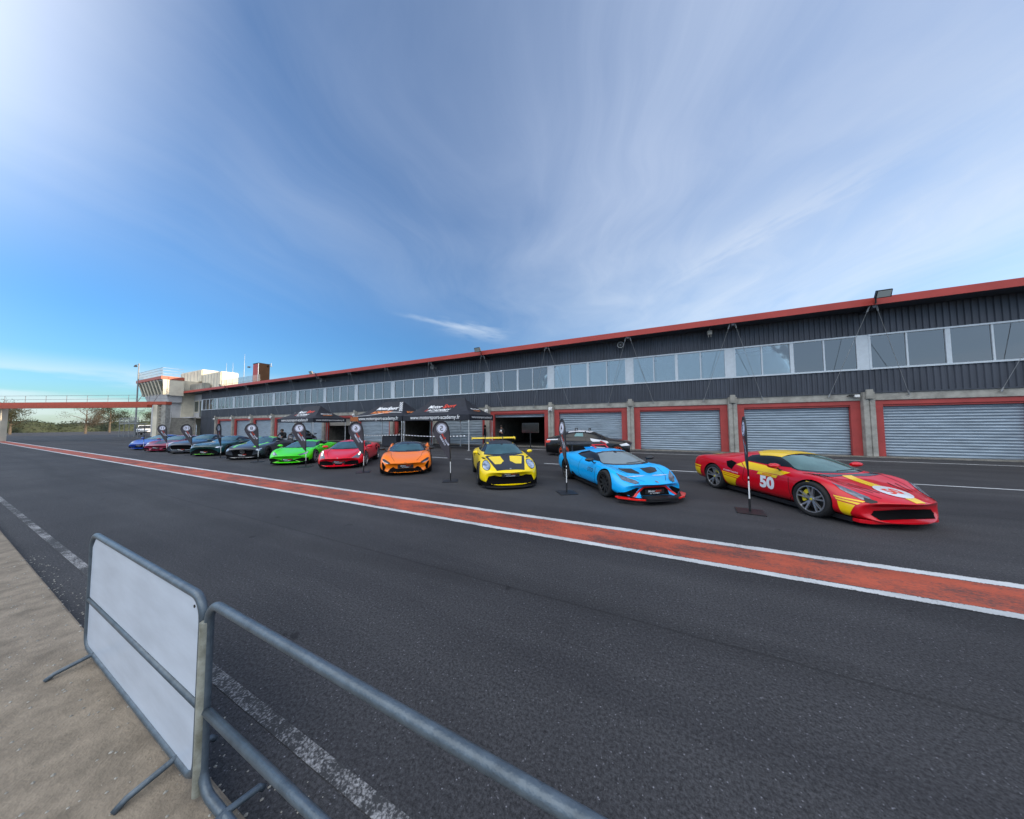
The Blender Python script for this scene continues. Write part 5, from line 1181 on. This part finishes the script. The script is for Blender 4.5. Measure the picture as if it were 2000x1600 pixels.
c.patch('headlight_intake', [[(.70, .70), (.80, .60), (.77, .56), (.64, .65)]], 'T', M_black, .010, mirror=True)
c.patch('side_intake', [[(-1.80, .84), (-1.98, .89), (-2.12, .85), (-2.06, .71), (-1.92, .66)]], 'R', M_grille, .006, mirror=True)
for sg in (-1, 1):
    pass
c.patch('shield_badge', [[(-.08, .70), (.0, .695), (.01, .64), (-.035, .595), (-.08, .64)]], 'R', P_yg, .008, mirror=True)
c.strip('sill', [(-2.15, .16), (-.45, .15)], .035, 'R', M_steel, .012, mirror=True)
c.strip('bonnet_vent', [(.25, .42), (.62, .30)], .022, 'T', M_arch, .005, mirror=True); c.strip('bonnet_vent', [(.30, .52), (.60, .40)], .016, 'T', M_arch, .005, mirror=True)
c.seams([(-.45, .70), (-.40, .30), (-.50, .20)], [(-.25, .74), (.35, .62), (.75, .45)]); c.strip('door_seam', [(-1.55, .80), (-1.60, .45), (-1.35, .2)], .010, 'R', M_arch, .004, mirror=True)
c.patch('cowl', [[(-.22, .72), (-.16, .60), (-.12, 0), (-.16, -.60), (-.22, -.72), (-.04, -.74), (-.05, -.40), (-.08, 0), (-.05, .40), (-.04, .74)]], 'T', M_glossb, .0045)
c.wheels(M_rims, 5, M_cal, .25, style='split', hub=M_cal); c.mirrors(-.68, .93, P_red, y=1.0, w=.27)
c.patch('tail_light', [[(-.80, .72), (-.55, .74), (-.55, .66), (-.80, .64)]], 'B', M_rtext, .006, mirror=True)

# ---- 2: light blue track car
def fsto(q):
    if q[0] > .3: q[9] += .0; 
    return q
c = Car('sports_car', 'light blue track car with red lower lip, black bonnet vents, second from the right', 'sports car', P_blue, stadj(MID, fsto), 2.62, -.42, 9.03, -52.5, 1.04, wr=.35)
c.glasshouse(WS(.80, .72, 1.045, .565, 1.10, .775), M_glassg, [(-.58, .845), (-.85, .95), (-1.2, 1.05), (-1.6, 1.075), (-1.95, 1.00), (-2.02, .94), (-1.75, .90), (-1.2, .86)])
c.patch('bonnet_vent', [[(.02, .13), (.34, .10), (.40, .16), (.30, .46), (.10, .56), (-.02, .50)]], 'T', M_carb, .006, mirror=True)
c.patch('headlight', [[(.34, .80), (.55, .77), (.80, .55), (.80, .44), (.70, .47), (.52, .62)]], 'T', M_lamp, .007, mirror=True)
c.patch('front_opening', [[(-.40, .17), (-.40, .33), (-.30, .37), (.30, .37), (.40, .33), (.40, .17)]], 'F', M_grille, .006)
c.patch('side_opening', [[(-.84, .17), (-.86, .24), (-.50, .37), (-.42, .36), (-.58, .17)]], 'F', M_grille, .006, mirror=True)
c.strip('front_lip', [(-.95, .19), (-.78, .14), (-.60, .145), (-.44, .27), (-.30, .385), (.0, .392)], .05, 'F', P_ored, .011, mirror=True)
b = MB(); pl = [(.62, .97), (.98, .62), (1.10, .34), (1.12, 0), (1.10, -.34), (.98, -.62), (.62, -.97), (.55, -.90), (.90, -.55), (.90, .55), (.55, .90)]
b.prism(pl, 'z', .095, .118); b.build('splitter', M_black, c.t, bevel=.006)
for sg in (-1, 1):
    b = MB(); b.prism([(.56, sg * .97), (.70, sg * .975), (.98, sg * .68), (1.06, sg * .46), (1.02, sg * .46), (.93, sg * .64), (.55, sg * .91)], 'z', .119, .155); b.build('lip_corner', P_ored, c.t, bevel=.006)
b = MB(); b.prism([(.30 * 0 + .80, .42), (1.085, .40), (1.085, -.40), (.80, -.42)], 'z', .128, .17); b.build('splitter_centre', M_black, c.t)
c.plate(.245); c.text('STO', .17, -.80, .60, 'R', M_black, .008, shear=.2, name='door_lettering', spacing=1.1)
c.patch('side_scoop', [[(-1.72, .20), (-2.02, .36), (-2.14, .34), (-2.20, .20)]], 'R', M_black, .006, mirror=True)
c.strip('sill_stripe', [(-2.2, .165), (-.45, .165)], .022, 'R', P_ored, .012, mirror=True)
c.patch('badge', [[(.80, .0), (.84, -.035), (.90, -.03), (.915, 0), (.90, .03), (.84, .035)]], 'T', M_lampl, .008)
c.seams([(-.50, .72), (-.52, .35), (-.62, .20)], [(.55, .70), (.86, .45)]); c.strip('door_seam', [(-1.50, .86), (-1.62, .50), (-1.45, .2)], .010, 'R', M_arch, .004, mirror=True)
c.strip('bonnet_fin', [(.08, .62), (.52, .52), (.80, .30)], .008, 'T', M_arch, .004, mirror=True)
b = MB(); b.prism([(-3.10, 1.16), (-3.42, 1.20), (-3.43, 1.23), (-3.10, 1.185)], 'y', -.88, .88); w = b.build('rear_wing', M_carb, c.t)
for sg in (-1, 1):
    b = MB(); b.prism([(-3.02, 1.10), (-3.46, 1.14), (-3.46, 1.27), (-3.05, 1.20)], 'y', sg * .88, sg * .895); b.build('end_plate', P_ored if sg > 0 else M_carb, w)
    b = MB(); b.prism([(-3.1, .80), (-3.25, .80), (-3.35, 1.19), (-3.15, 1.17)], 'y', sg * .45, sg * .47); b.build('wing_support', P_ored if sg > 0 else M_carb, w)
b = MB(); b.prism([(-1.75, 1.12), (-2.9, .98), (-3.1, 1.06), (-2.5, 1.12)], 'y', -.012, .012); b.build('shark_fin', P_blue, c.t)
b = MB(); b.tube([(-1.75, .22, 1.14), (-2.0, .24, 1.22), (-2.0, -.24, 1.22), (-1.75, -.22, 1.14)], .022, seg=6); b.build('roof_scoop_rim', P_ored, c.t)
c.patch('side_marker', [[(.50, .62), (.60, .60), (.60, .585), (.50, .60)]], 'R', M_white, .01, mirror=True)
c.wheels(M_carb, 10, M_black, .26); c.mirrors(-.70, .90, M_carb, y=.98, w=.26)

# ---- 3: yellow rear-engined coupe with black bonnet and tall wing
c = Car('sports_car', 'yellow coupe with black bonnet, round headlamps and a tall yellow rear wing', 'sports car', P_yel, REAR, 2.46, -4.52, 8.95, -53.4, 1.064, wr=.35, zb=.11)
c.glasshouse(WS(.885, .68, 1.20, .52, 1.235, .86), M_glass, [(-.70, .955), (-1.0, 1.14), (-1.4, 1.22), (-1.9, 1.20), (-2.35, 1.06), (-2.3, 1.01), (-1.6, .98)])
c.patch('roof_panel', [[(-1.02, .44), (-1.05, 0), (-1.02, -.44), (-2.0, -.44), (-2.0, .44)]], 'T', M_carb, .006)
c.patch('bonnet', [[(.80, .0), (.78, .42), (.45, .50), (-.30, .66), (-.38, .60), (-.40, 0), (-.38, -.60), (-.30, -.66), (.45, -.50), (.78, -.42)]], 'T', M_carb, .004)
c.patch('bonnet_insert', [[(.20, .17), (.28, .20), (.34, .24), (.36, .42), (-.24, .57), (-.30, .50), (-.30, .16), (.10, .10)]], 'T', P_yel, .007, mirror=True)
n = 22; c.patch('headlight', [[(.60 + .125 * math.cos(6.283 * k / n), .70 + .118 * math.sin(6.283 * k / n)) for k in range(n)]], 'F', M_lampl, .010, mirror=True) if False else c.patch('headlight', [[(.70 + .108 * math.cos(6.283 * k / n), .65 + .108 * math.sin(6.283 * k / n)) for k in range(n)]], 'F', M_lampl, .010, mirror=True)
c.patch('headlight_bezel', [[(.70 + .122 * math.cos(6.283 * k / n), .65 + .122 * math.sin(6.283 * k / n)) for k in range(n)]], 'F', M_black, .007, mirror=True)
c.patch('front_intake', [[(-.76, .13), (-.66, .37), (-.48, .40), (-.34, .36), (.34, .36), (.48, .40), (.66, .37), (.76, .13)]], 'F', M_grille, .008)
c.chin(.07, .21, .012)
c.plate(.40); b = MB(); b.prism([(.55, .85), (.86, .66), (.98, .36), (1.0, 0), (.98, -.36), (.86, -.66), (.55, -.85), (.5, -.8), (.5, .8)], 'z', .06, .085); b.build('splitter', M_black, c.t)
c.patch('badge', [[(.70, -.03), (.78, -.02), (.78, .02), (.70, .03)]], 'T', P_sil, .010)
c.patch('fender_vent', [[(-.02, .66), (-.20, .72), (-.22, .80), (-.04, .76)]], 'T', M_black, .006, mirror=True)
c.patch('side_vent', [[(-.50, .42), (-.50, .62), (-.58, .70), (-.60, .42)], [(-.55, .26), (-.9, .26), (-.9, .32), (-.55, .34)]], 'R', M_black, .006, mirror=True)
c.patch('rear_intake', [[(-1.75, .76), (-2.1, .84), (-2.15, .80), (-1.78, .70)], [(-1.9, .66), (-1.98, .60), (-1.96, .40), (-1.88, .45)]], 'R', M_black, .006, mirror=True)
b = MB(); b.prism([(-3.18, 1.285), (-3.46, 1.31), (-3.47, 1.345), (-3.19, 1.315)], 'y', -.94, .94); w = b.build('rear_wing', P_yel, c.t, bevel=.005)
for sg in (-1, 1):
    b = MB(); b.prism([(-2.95, .90), (-3.15, .88), (-3.36, 1.34), (-3.33, 1.39), (-3.20, 1.37)], 'y', sg * .38 - .012, sg * .38 + .012); b.build('wing_support', M_black, w)
    b = MB(); b.prism([(-3.14, 1.24), (-3.50, 1.26), (-3.50, 1.37), (-3.16, 1.34)], 'y', sg * .94 - .008, sg * .94 + .008); b.build('end_plate', P_yel, w)
c.seams([(-.62, .82), (-.62, .35), (-.7, .2)]); c.wheels(M_rimd, 6, M_cal, .27); c.mirrors(-.66, .96, P_yel, y=.93, w=.17)

# ---- 4: orange mid-engined car with black roof
def fart(q):
    if q[0] > .5: q[5] += .02; q[7] += .02
    if -1.6 < q[0] < -.6: q[8] -= .03
    return q
c = Car('sports_car', 'orange car with a black roof between the red coupe and the yellow car', 'sports car', P_or, stadj(MID, fart), 2.64, -9.51, 9.29, -47.5, 1.064, wr=.35, dz=1.02)
c.glasshouse(WS(.82, .73, 1.075, .53, 1.115, .79), M_glass, [(-.58, .87), (-.95, 1.02), (-1.4, 1.08), (-1.8, 1.05), (-2.15, .96), (-1.7, .92), (-1.1, .88)], frame=M_glossb, inset=.05)
c.patch('roof', [[(-1.02, .62), (-1.05, 0), (-1.02, -.62), (-1.6, -.64), (-2.25, -.50), (-2.25, .50), (-1.6, .64)]], 'T', M_glossb, .005)
c.strip('roof_pillar', [(-.45, .80), (-.85, .97), (-1.25, 1.06)], .05, 'R', M_glossb, .008, mirror=True)
c.patch('headlight', [[(-.86, .60), (-.80, .615), (-.56, .50), (-.52, .455), (-.62, .455), (-.82, .53)]], 'F', M_black, .007, mirror=True)
c.strip('daytime_light', [(-.82, .525), (-.62, .46)], .014, 'F', M_lampl, .010, mirror=True)
c.patch('side_intake', [[(-.86, .50), (-.80, .48), (-.70, .35), (-.74, .22), (-.80, .20)]], 'F', M_grille, .007, mirror=True)
c.patch('lower_intake', [[(-.66, .12), (-.54, .27), (-.44, .33), (-.34, .26), (.34, .26), (.44, .33), (.54, .27), (.66, .12)]], 'F', M_grille, .008)
c.plate(.335, .56); c.patch('badge', [[(-.05, .478), (.05, .478), (.05, .486), (-.05, .486)]], 'F', M_black, .008)
c.chin(); c.patch('door_intake', [[(-1.0, .56), (-1.9, .80), (-2.2, .84), (-2.22, .62), (-1.6, .50)]], 'R', M_black, .006, mirror=True)
for sg in (-1, 1):
    b = MB(); b.prism([(-1.75, .84), (-2.1, 1.02), (-2.6, 1.03), (-2.5, .86)], 'y', sg * .80 - .03, sg * .80 + .06); b.build('rear_buttress', P_or, c.t, bevel=.02, smooth=True)
c.seams([(-.5, .70), (-.55, .40), (-.65, .2)], [(-.2, .62), (.35, .55), (.75, .40)]); c.wheels(M_rimd, 5, M_cal, .26, style='split'); c.mirrors(-.52, .92, M_black, y=.96)

# ---- 5: red coupe with lit lamps
c = Car('sports_car', 'plain bright red coupe with lit headlamps, facing left behind the flag numbered 6', 'sports car', P_rosso, stadj(MID, smooth296), 2.65, -13.65, 9.27, -50.1, 1.058, wr=.35, dz=1.03)
c.glasshouse(WS(.82, .71, 1.08, .54, 1.12, .79), M_glass, [(-.58, .87), (-.95, 1.02), (-1.4, 1.09), (-1.8, 1.05), (-2.0, .98), (-1.6, .91), (-1.1, .88)], inset=.03)
c.patch('headlight', [[(.12, .79), (.30, .845), (.62, .78), (.86, .58), (.80, .52), (.60, .62), (.36, .72)]], 'T', M_lamp, .007, mirror=True)
c.strip('lit_lamp', [(.24, .80), (.52, .735)], .045, 'T', M_lamplit, .011, mirror=True)
c.patch('front_intake', [[(-.78, .20), (-.76, .36), (-.50, .365), (-.26, .30), (.26, .30), (.50, .365), (.76, .36), (.78, .20), (.56, .17), (.16, .17), (-.16, .17), (-.56, .17)]], 'F', M_grille, .006)
c.patch('intake_divider', [[(-.20, .17), (-.14, .17), (-.14, .22), (-.22, .22)]], 'F', P_rosso, .010, mirror=True)
c.plate(.29, .50); c.patch('badge', [[(-.02, .46), (.02, .46), (.025, .50), (-.025, .50)]], 'F', M_lampl, .009)
c.chin(); c.patch('side_intake', [[(-1.85, .74), (-2.1, .84), (-2.38, .86), (-2.42, .80), (-2.12, .76)], [(-1.9, .70), (-2.15, .72), (-2.2, .58), (-2.05, .56)]], 'R', M_grille, .006, mirror=True)
c.seams([(-.5, .72), (-.5, .40), (-.6, .2)], [(-.2, .62), (.35, .60), (.8, .40)]); c.wheels(M_rims, 5, M_cal, .25, style='split'); c.mirrors(-.52, .91, P_rosso, y=.95)
c.patch('fender_badge', [[(-.12, .70), (-.05, .70), (-.05, .64), (-.085, .62), (-.12, .64)]], 'R', P_yg, .008, mirror=True)

# ---- 6: bright green wedge
c = Car('sports_car', 'bright green wedge shaped car behind the flag numbered 7', 'sports car', P_gre, MID, 2.62, -17.35, 9.02, -51.5, 1.035, wr=.345, dz=1.0)
c.glasshouse(WS(.80, .71, 1.04, .56, 1.09, .775), M_glass, [(-.58, .85), (-.85, .95), (-1.2, 1.055), (-1.6, 1.08), (-2.0, 1.04), (-2.35, .97), (-1.9, .93), (-1.5, .885), (-1.2, .87)], frame=M_black, inset=.02)
c.patch('headlight', [[(.38, .78), (.56, .77), (.78, .56), (.78, .44), (.68, .50), (.50, .66)]], 'T', M_lamp, .007, mirror=True)
c.patch('headlight_glare', [[(.44, .76), (.56, .75), (.70, .60), (.60, .62)]], 'T', M_lampl, .010, mirror=True)
c.patch('front_intake', [[(-.86, .20), (-.86, .34), (-.62, .36), (-.30, .27), (-.30, .17), (-.62, .17)]], 'F', M_grille, .006, mirror=True)
c.patch('centre_intake', [[(-.31, .17), (-.31, .25), (.31, .25), (.31, .17)]], 'F', M_grille, .005)
c.strip('intake_trim', [(-.88, .17), (-.62, .135), (-.36, .22)], .022, 'F', P_lime, .010, mirror=True); c.plate(.255, .46)
c.patch('badge', [[(-.02, .43), (.02, .43), (.018, .47), (-.018, .47)]], 'F', M_black, .009)
c.chin(); c.patch('sill_intake', [[(-1.6, .30), (-2.1, .45), (-2.15, .30)]], 'R', M_black, .006, mirror=True)
c.seams([(-.50, .72), (-.52, .35), (-.62, .20)], [(-.1, .66), (.5, .66), (.8, .42)]); c.wheels(M_rims, 5, M_black, .25, style='split'); c.mirrors(-.58, .90, P_gre, y=.96)

# ---- 7: grey long-bonnet coupe with green stripes
c = Car('sports_car', 'dark grey long-bonnet coupe with lime green stripes and a round star emblem in its grille', 'sports car', P_dgrey, FE, 2.63, -22.51, 9.14, -49.8, 1.045, wr=.345)
c.glasshouse(WS(.90, .69, 1.19, .53, 1.235, .875), M_glass, [(-1.0, .95), (-1.3, 1.12), (-1.6, 1.19), (-2.1, 1.17), (-2.5, 1.04), (-2.3, .98), (-1.6, .96)])
c.patch('grille', [[(-.52, .52), (-.44, .60), (.44, .60), (.52, .52), (.46, .27), (-.46, .27)]], 'F', M_grille, .006)
c.patch('lower_intake', [[(-.82, .17), (-.84, .34), (-.50, .28), (.50, .28), (.84, .34), (.82, .17)]], 'F', M_grille, .005)
for k in range(-8, 9): c.strip('grille_bar', [(k * .055, .53), (k * .055, .592)], .009, 'F', P_sil, .010)
n = 24; ro = .105; c.patch('emblem_ring', [[(ro * math.cos(6.283 * k / n), .47 + ro * math.sin(6.283 * k / n)) for k in range(n)] ], 'F', P_sil, .012)
c.patch('emblem_field', [[(.088 * math.cos(6.283 * k / n), .47 + .088 * math.sin(6.283 * k / n)) for k in range(n)]], 'F', M_black, .016)
for k in range(3): a = R(90 + 120 * k); c.patch('emblem_star', [[(.088 * math.cos(a), .47 + .088 * math.sin(a)), (.018 * math.cos(a + 1.57), .47 + .018 * math.sin(a + 1.57)), (.018 * math.cos(a - 1.57), .47 + .018 * math.sin(a - 1.57))]], 'F', P_sil, .019)
c.patch('headlight', [[(-.83, .64), (-.66, .61), (-.63, .53), (-.80, .49)]], 'F', M_lampl, .008, mirror=True)
c.patch('bonnet_stripe', [[(.55, .56), (.58, .42), (-.70, .52), (-.70, .66)]], 'T', P_lime, .006, mirror=True)
c.patch('roof_stripe', [[(-1.35, .50), (-1.35, .22), (-2.2, .22), (-2.2, .50)]], 'T', P_lime, .006, mirror=True)
c.chin(); c.patch('door_graphic', [[(-.35, .36), (-1.6, .56), (-1.7, .50), (-.40, .28)]], 'R', P_wht, .006, mirror=True)
c.plate(.265, .36, .09); c.seams([(-.8, .80), (-.8, .35), (-.9, .2)], [(-.7, .62), (.5, .56)]); c.wheels(M_rimd, 5, M_black, .26); c.mirrors(-1.0, .97, P_dgrey, y=.94)
c.strip('splitter_trim', [(-.85, .14), (0, .13)], .016, 'F', P_sil, .012, mirror=True)

# ---- 8: dark green coupe
c = Car('sports_car', 'dark teal green coupe with a wide low grille, between the flags numbered 9 and 10', 'sports car', P_dgreen, FE, 2.7, -27.60, 9.13, -54, 1.04, wr=.345)
c.glasshouse(WS(.90, .69, 1.19, .53, 1.235, .875), M_glass, [(-1.0, .95), (-1.3, 1.12), (-1.6, 1.19), (-2.1, 1.17), (-2.5, 1.04), (-2.3, .98), (-1.6, .96)])
c.patch('grille', [[(-.80, .16), (-.72, .30), (-.50, .44), (-.25, .50), (.25, .50), (.50, .44), (.72, .30), (.80, .16)]], 'F', M_grille, .006)
c.strip('lower_lip', [(-.92, .155), (-.5, .135), (0, .13)], .026, 'F', P_lime, .012, mirror=True)
c.patch('headlight', [[(-.86, .64), (-.66, .61), (-.62, .54), (-.84, .54)]], 'F', M_lampl, .008, mirror=True)
c.plate(.26, .44, .11); c.seams([(-.8, .80), (-.8, .35), (-.9, .2)], [(-.7, .60), (.1, .62), (.5, .5)]); c.strip('bonnet_pale_line', [(.6, .2), (-.6, .30)], .02, 'T', P_wht, .004, mirror=True)  # flat pale line along each side of the bonnet
c.wheels(M_rimd, 5, M_black, .26); c.mirrors(-1.0, .97, P_dgreen, y=.94)
c.chin(); c.patch('badge', [[(-.06, .56), (.06, .56), (.03, .585), (-.03, .585)]], 'F', P_sil, .009)

# ---- 9: dark blue coupe
c = Car('sports_car', 'dark navy blue coupe with a silver rimmed grille behind the flag numbered 10', 'sports car', P_navy, FE, 2.7, -31.75, 9.2, -52, 1.06, wr=.35, dz=1.03)
c.glasshouse(WS(.92, .69, 1.22, .53, 1.265, .895), M_glass, [(-1.0, .97), (-1.3, 1.14), (-1.6, 1.22), (-2.1, 1.20), (-2.6, 1.06), (-2.4, 1.0), (-1.6, .98)])
c.chin(); c.patch('grille_rim', [[(-.66, .44), (-.60, .56), (.60, .56), (.66, .44), (.54, .265), (-.54, .265)]], 'F', P_sil, .005)
c.patch('grille', [[(-.63, .44), (-.58, .565), (.58, .565), (.63, .44), (.52, .285), (-.52, .285)]], 'F', M_grille, .008)
c.patch('lower_intake', [[(-.80, .17), (-.78, .23), (.78, .23), (.80, .17)]], 'F', M_grille, .006)
c.patch('headlight', [[(-.86, .66), (-.70, .64), (-.68, .54), (-.84, .52)]], 'F', M_lampl, .008, mirror=True); c.plate(.27, .44, .10)
c.seams([(-.8, .80), (-.8, .35), (-.9, .2)], [(-.7, .60), (.5, .54)]); c.wheels(M_rimd, 5, M_black, .26); c.mirrors(-1.0, .99, P_navy, y=.94)

# ---- 10: crimson car with dark bonnet
c = Car('sports_car', 'crimson low car with a dark bonnet panel behind the flag numbered 11', 'sports car', P_crim, MID, 2.72, -36.1, 9.1, -54, 1.06, wr=.35, dz=1.04)
c.glasshouse(WS(.825, .71, 1.09, .55, 1.14, .80), M_glass, [(-.58, .88), (-.85, .98), (-1.2, 1.09), (-1.6, 1.11), (-2.1, 1.04), (-1.6, .93), (-1.2, .90)])
c.chin(); c.patch('bonnet_panel', [[(.66, .24), (.66, -.24), (-.12, -.56), (-.12, .56)]], 'T', M_carb, .006)
c.patch('headlight', [[(.30, .80), (.52, .78), (.72, .62), (.56, .60)]], 'T', M_lampl, .008, mirror=True)
c.patch('front_intake', [[(-.82, .18), (-.80, .32), (-.45, .30), (-.38, .16)]], 'F', M_grille, .006, mirror=True); c.patch('centre_intake', [[(-.28, .17), (-.24, .24), (.24, .24), (.28, .17)]], 'F', M_grille, .006); c.plate(.31, .44, .10)
c.seams([(-.50, .74), (-.52, .35), (-.62, .20)]); c.wheels(M_rimd, 5, M_black, .26); c.mirrors(-.58, .93, P_crim, y=.96)

# ---- 11: royal blue car at the far end
c = Car('sports_car', 'royal blue car at the far left end of the row', 'sports car', P_rblue, MID, 2.6, -40.7, 9.25, -54, 1.05, wr=.345, dz=1.04)
c.glasshouse(WS(.825, .71, 1.09, .55, 1.14, .80), M_glass, [(-.58, .88), (-.85, .98), (-1.2, 1.09), (-1.6, 1.11), (-2.1, 1.04), (-1.6, .93), (-1.2, .90)])
c.patch('headlight', [[(.30, .80), (.52, .78), (.74, .60), (.56, .60)]], 'T', M_lampl, .008, mirror=True); c.patch('front_intake', [[(-.80, .17), (-.76, .30), (.76, .30), (.80, .17)]], 'F', M_grille, .006); c.plate(.36, .44, .10)
c.seams([(-.50, .74), (-.52, .35), (-.62, .20)]); c.wheels(M_rimd, 5, M_black, .26); c.mirrors(-.58, .93, P_rblue, y=.96)

# ---- black saloon and black hatchback behind the row
c = Car('saloon_car', 'black saloon with white roof and orange red wheels behind the light blue car', 'saloon car', P_blk, SED, 2.8, -1.85, 18.9, 6, 1.12, wr=.33)
c.glasshouse(WS(1.02, .66, 1.32, .54, 1.36, 1.0), M_glassd, [(-.78, 1.06), (-1.2, 1.26), (-1.8, 1.35), (-2.5, 1.31), (-3.0, 1.12), (-2.9, 1.06)], inset=.02)
c.patch('roof_panel', [[(-1.15, .50), (-1.15, -.50), (-2.6, -.50), (-2.6, .50)]], 'T', P_wht, .005)
c.patch('door_stripe', [[(-.42, .78), (-.50, .86), (-.70, .91), (-1.05, .95), (-1.38, 1.0), (-1.34, .90), (-1.22, .80), (-.95, .75), (-.6, .73)]], 'R', P_wht, .007, mirror=True); c.patch('wing_graphic', [[(.62, .66), (.2, .62), (.1, .70), (.45, .78)], [(-1.38, .60), (-1.0, .56), (-.62, .55), (-.58, .47), (-1.0, .44), (-1.3, .47)]], 'R', P_wht, .007, mirror=True)
c.strip('window_pillar', [(-1.62, 1.06), (-1.66, 1.36)], .07, 'R', P_blk, .009, mirror=True); c.strip('rear_stripe', [(-3.15, .93), (-3.75, .90)], .05, 'R', P_wht, .007, mirror=True)
c.patch('window_reflection', [[(-1.75, 1.10), (-1.78, 1.28), (-2.15, 1.28), (-2.25, 1.10)]], 'R', M_glass, .009, mirror=True)  # paler glass patch puts a bluish reflection into the side window
c.patch('headlight', [[(-.80, .64), (-.50, .66), (-.46, .58), (-.78, .55)]], 'F', M_lampl, .008, mirror=True); c.patch('grille', [[(-.36, .45), (-.36, .62), (.36, .62), (.36, .45)]], 'F', M_grille, .006)
b = MB(); 
for xx in (-1.45, -2.2): b.tube([(xx, -.60, 1.40), (xx, -.56, 1.53), (xx, .56, 1.53), (xx, .60, 1.40)], .028, seg=6)
b.build('roof_rack', M_black, c.t); c.seams([(-.55, .86), (-.5, .35)]); c.strip('door_seam', [(-1.62, .95), (-1.62, .3)], .01, 'R', M_arch, .004, mirror=True)
c.patch('tail_light', [[(-3.55, .88), (-3.85, .86), (-3.82, .74), (-3.6, .76)]], 'R', M_rtext, .008, mirror=True)
c.wheels(M_orim, 5, M_rtext, .21, style='split'); c.mirrors(-.75, 1.04, M_black, y=.93)
c = Car('hatchback_car', 'plain black hatchback standing behind the flag numbered 8', 'hatchback car', P_blk, SED[:9] + [(-3.0, .82, .90, .5, .88, .97, .72, 1.04, .54, 1.28, 1.32, 0), (-3.3, .78, .88, .5, .86, .92, .70, 1.0, .5, 1.10, 1.12, 0), (-3.4, .7, .82, .5, .8, .8, .6, .9, .42, .95, .95, 0)], 2.6, -31.2, 17.0, -20, 1.1, wr=.33)
c.glasshouse(WS(1.02, .66, 1.32, .54, 1.36, 1.0), M_glassd, [(-.78, 1.06), (-1.2, 1.26), (-1.8, 1.35), (-2.5, 1.33), (-2.95, 1.18), (-2.8, 1.08)], inset=.02)
c.patch('headlight', [[(-.80, .64), (-.50, .66), (-.46, .58), (-.78, .55)]], 'F', M_lampl, .008, mirror=True); c.plate(.5); c.wheels(M_rimd, 5, None, .21); c.mirrors(-.75, 1.04, M_black, y=.93)
c.strip('door_stripe', [(-.4, .72), (-2.2, .76)], .06, 'R', P_wht, .007, mirror=True)
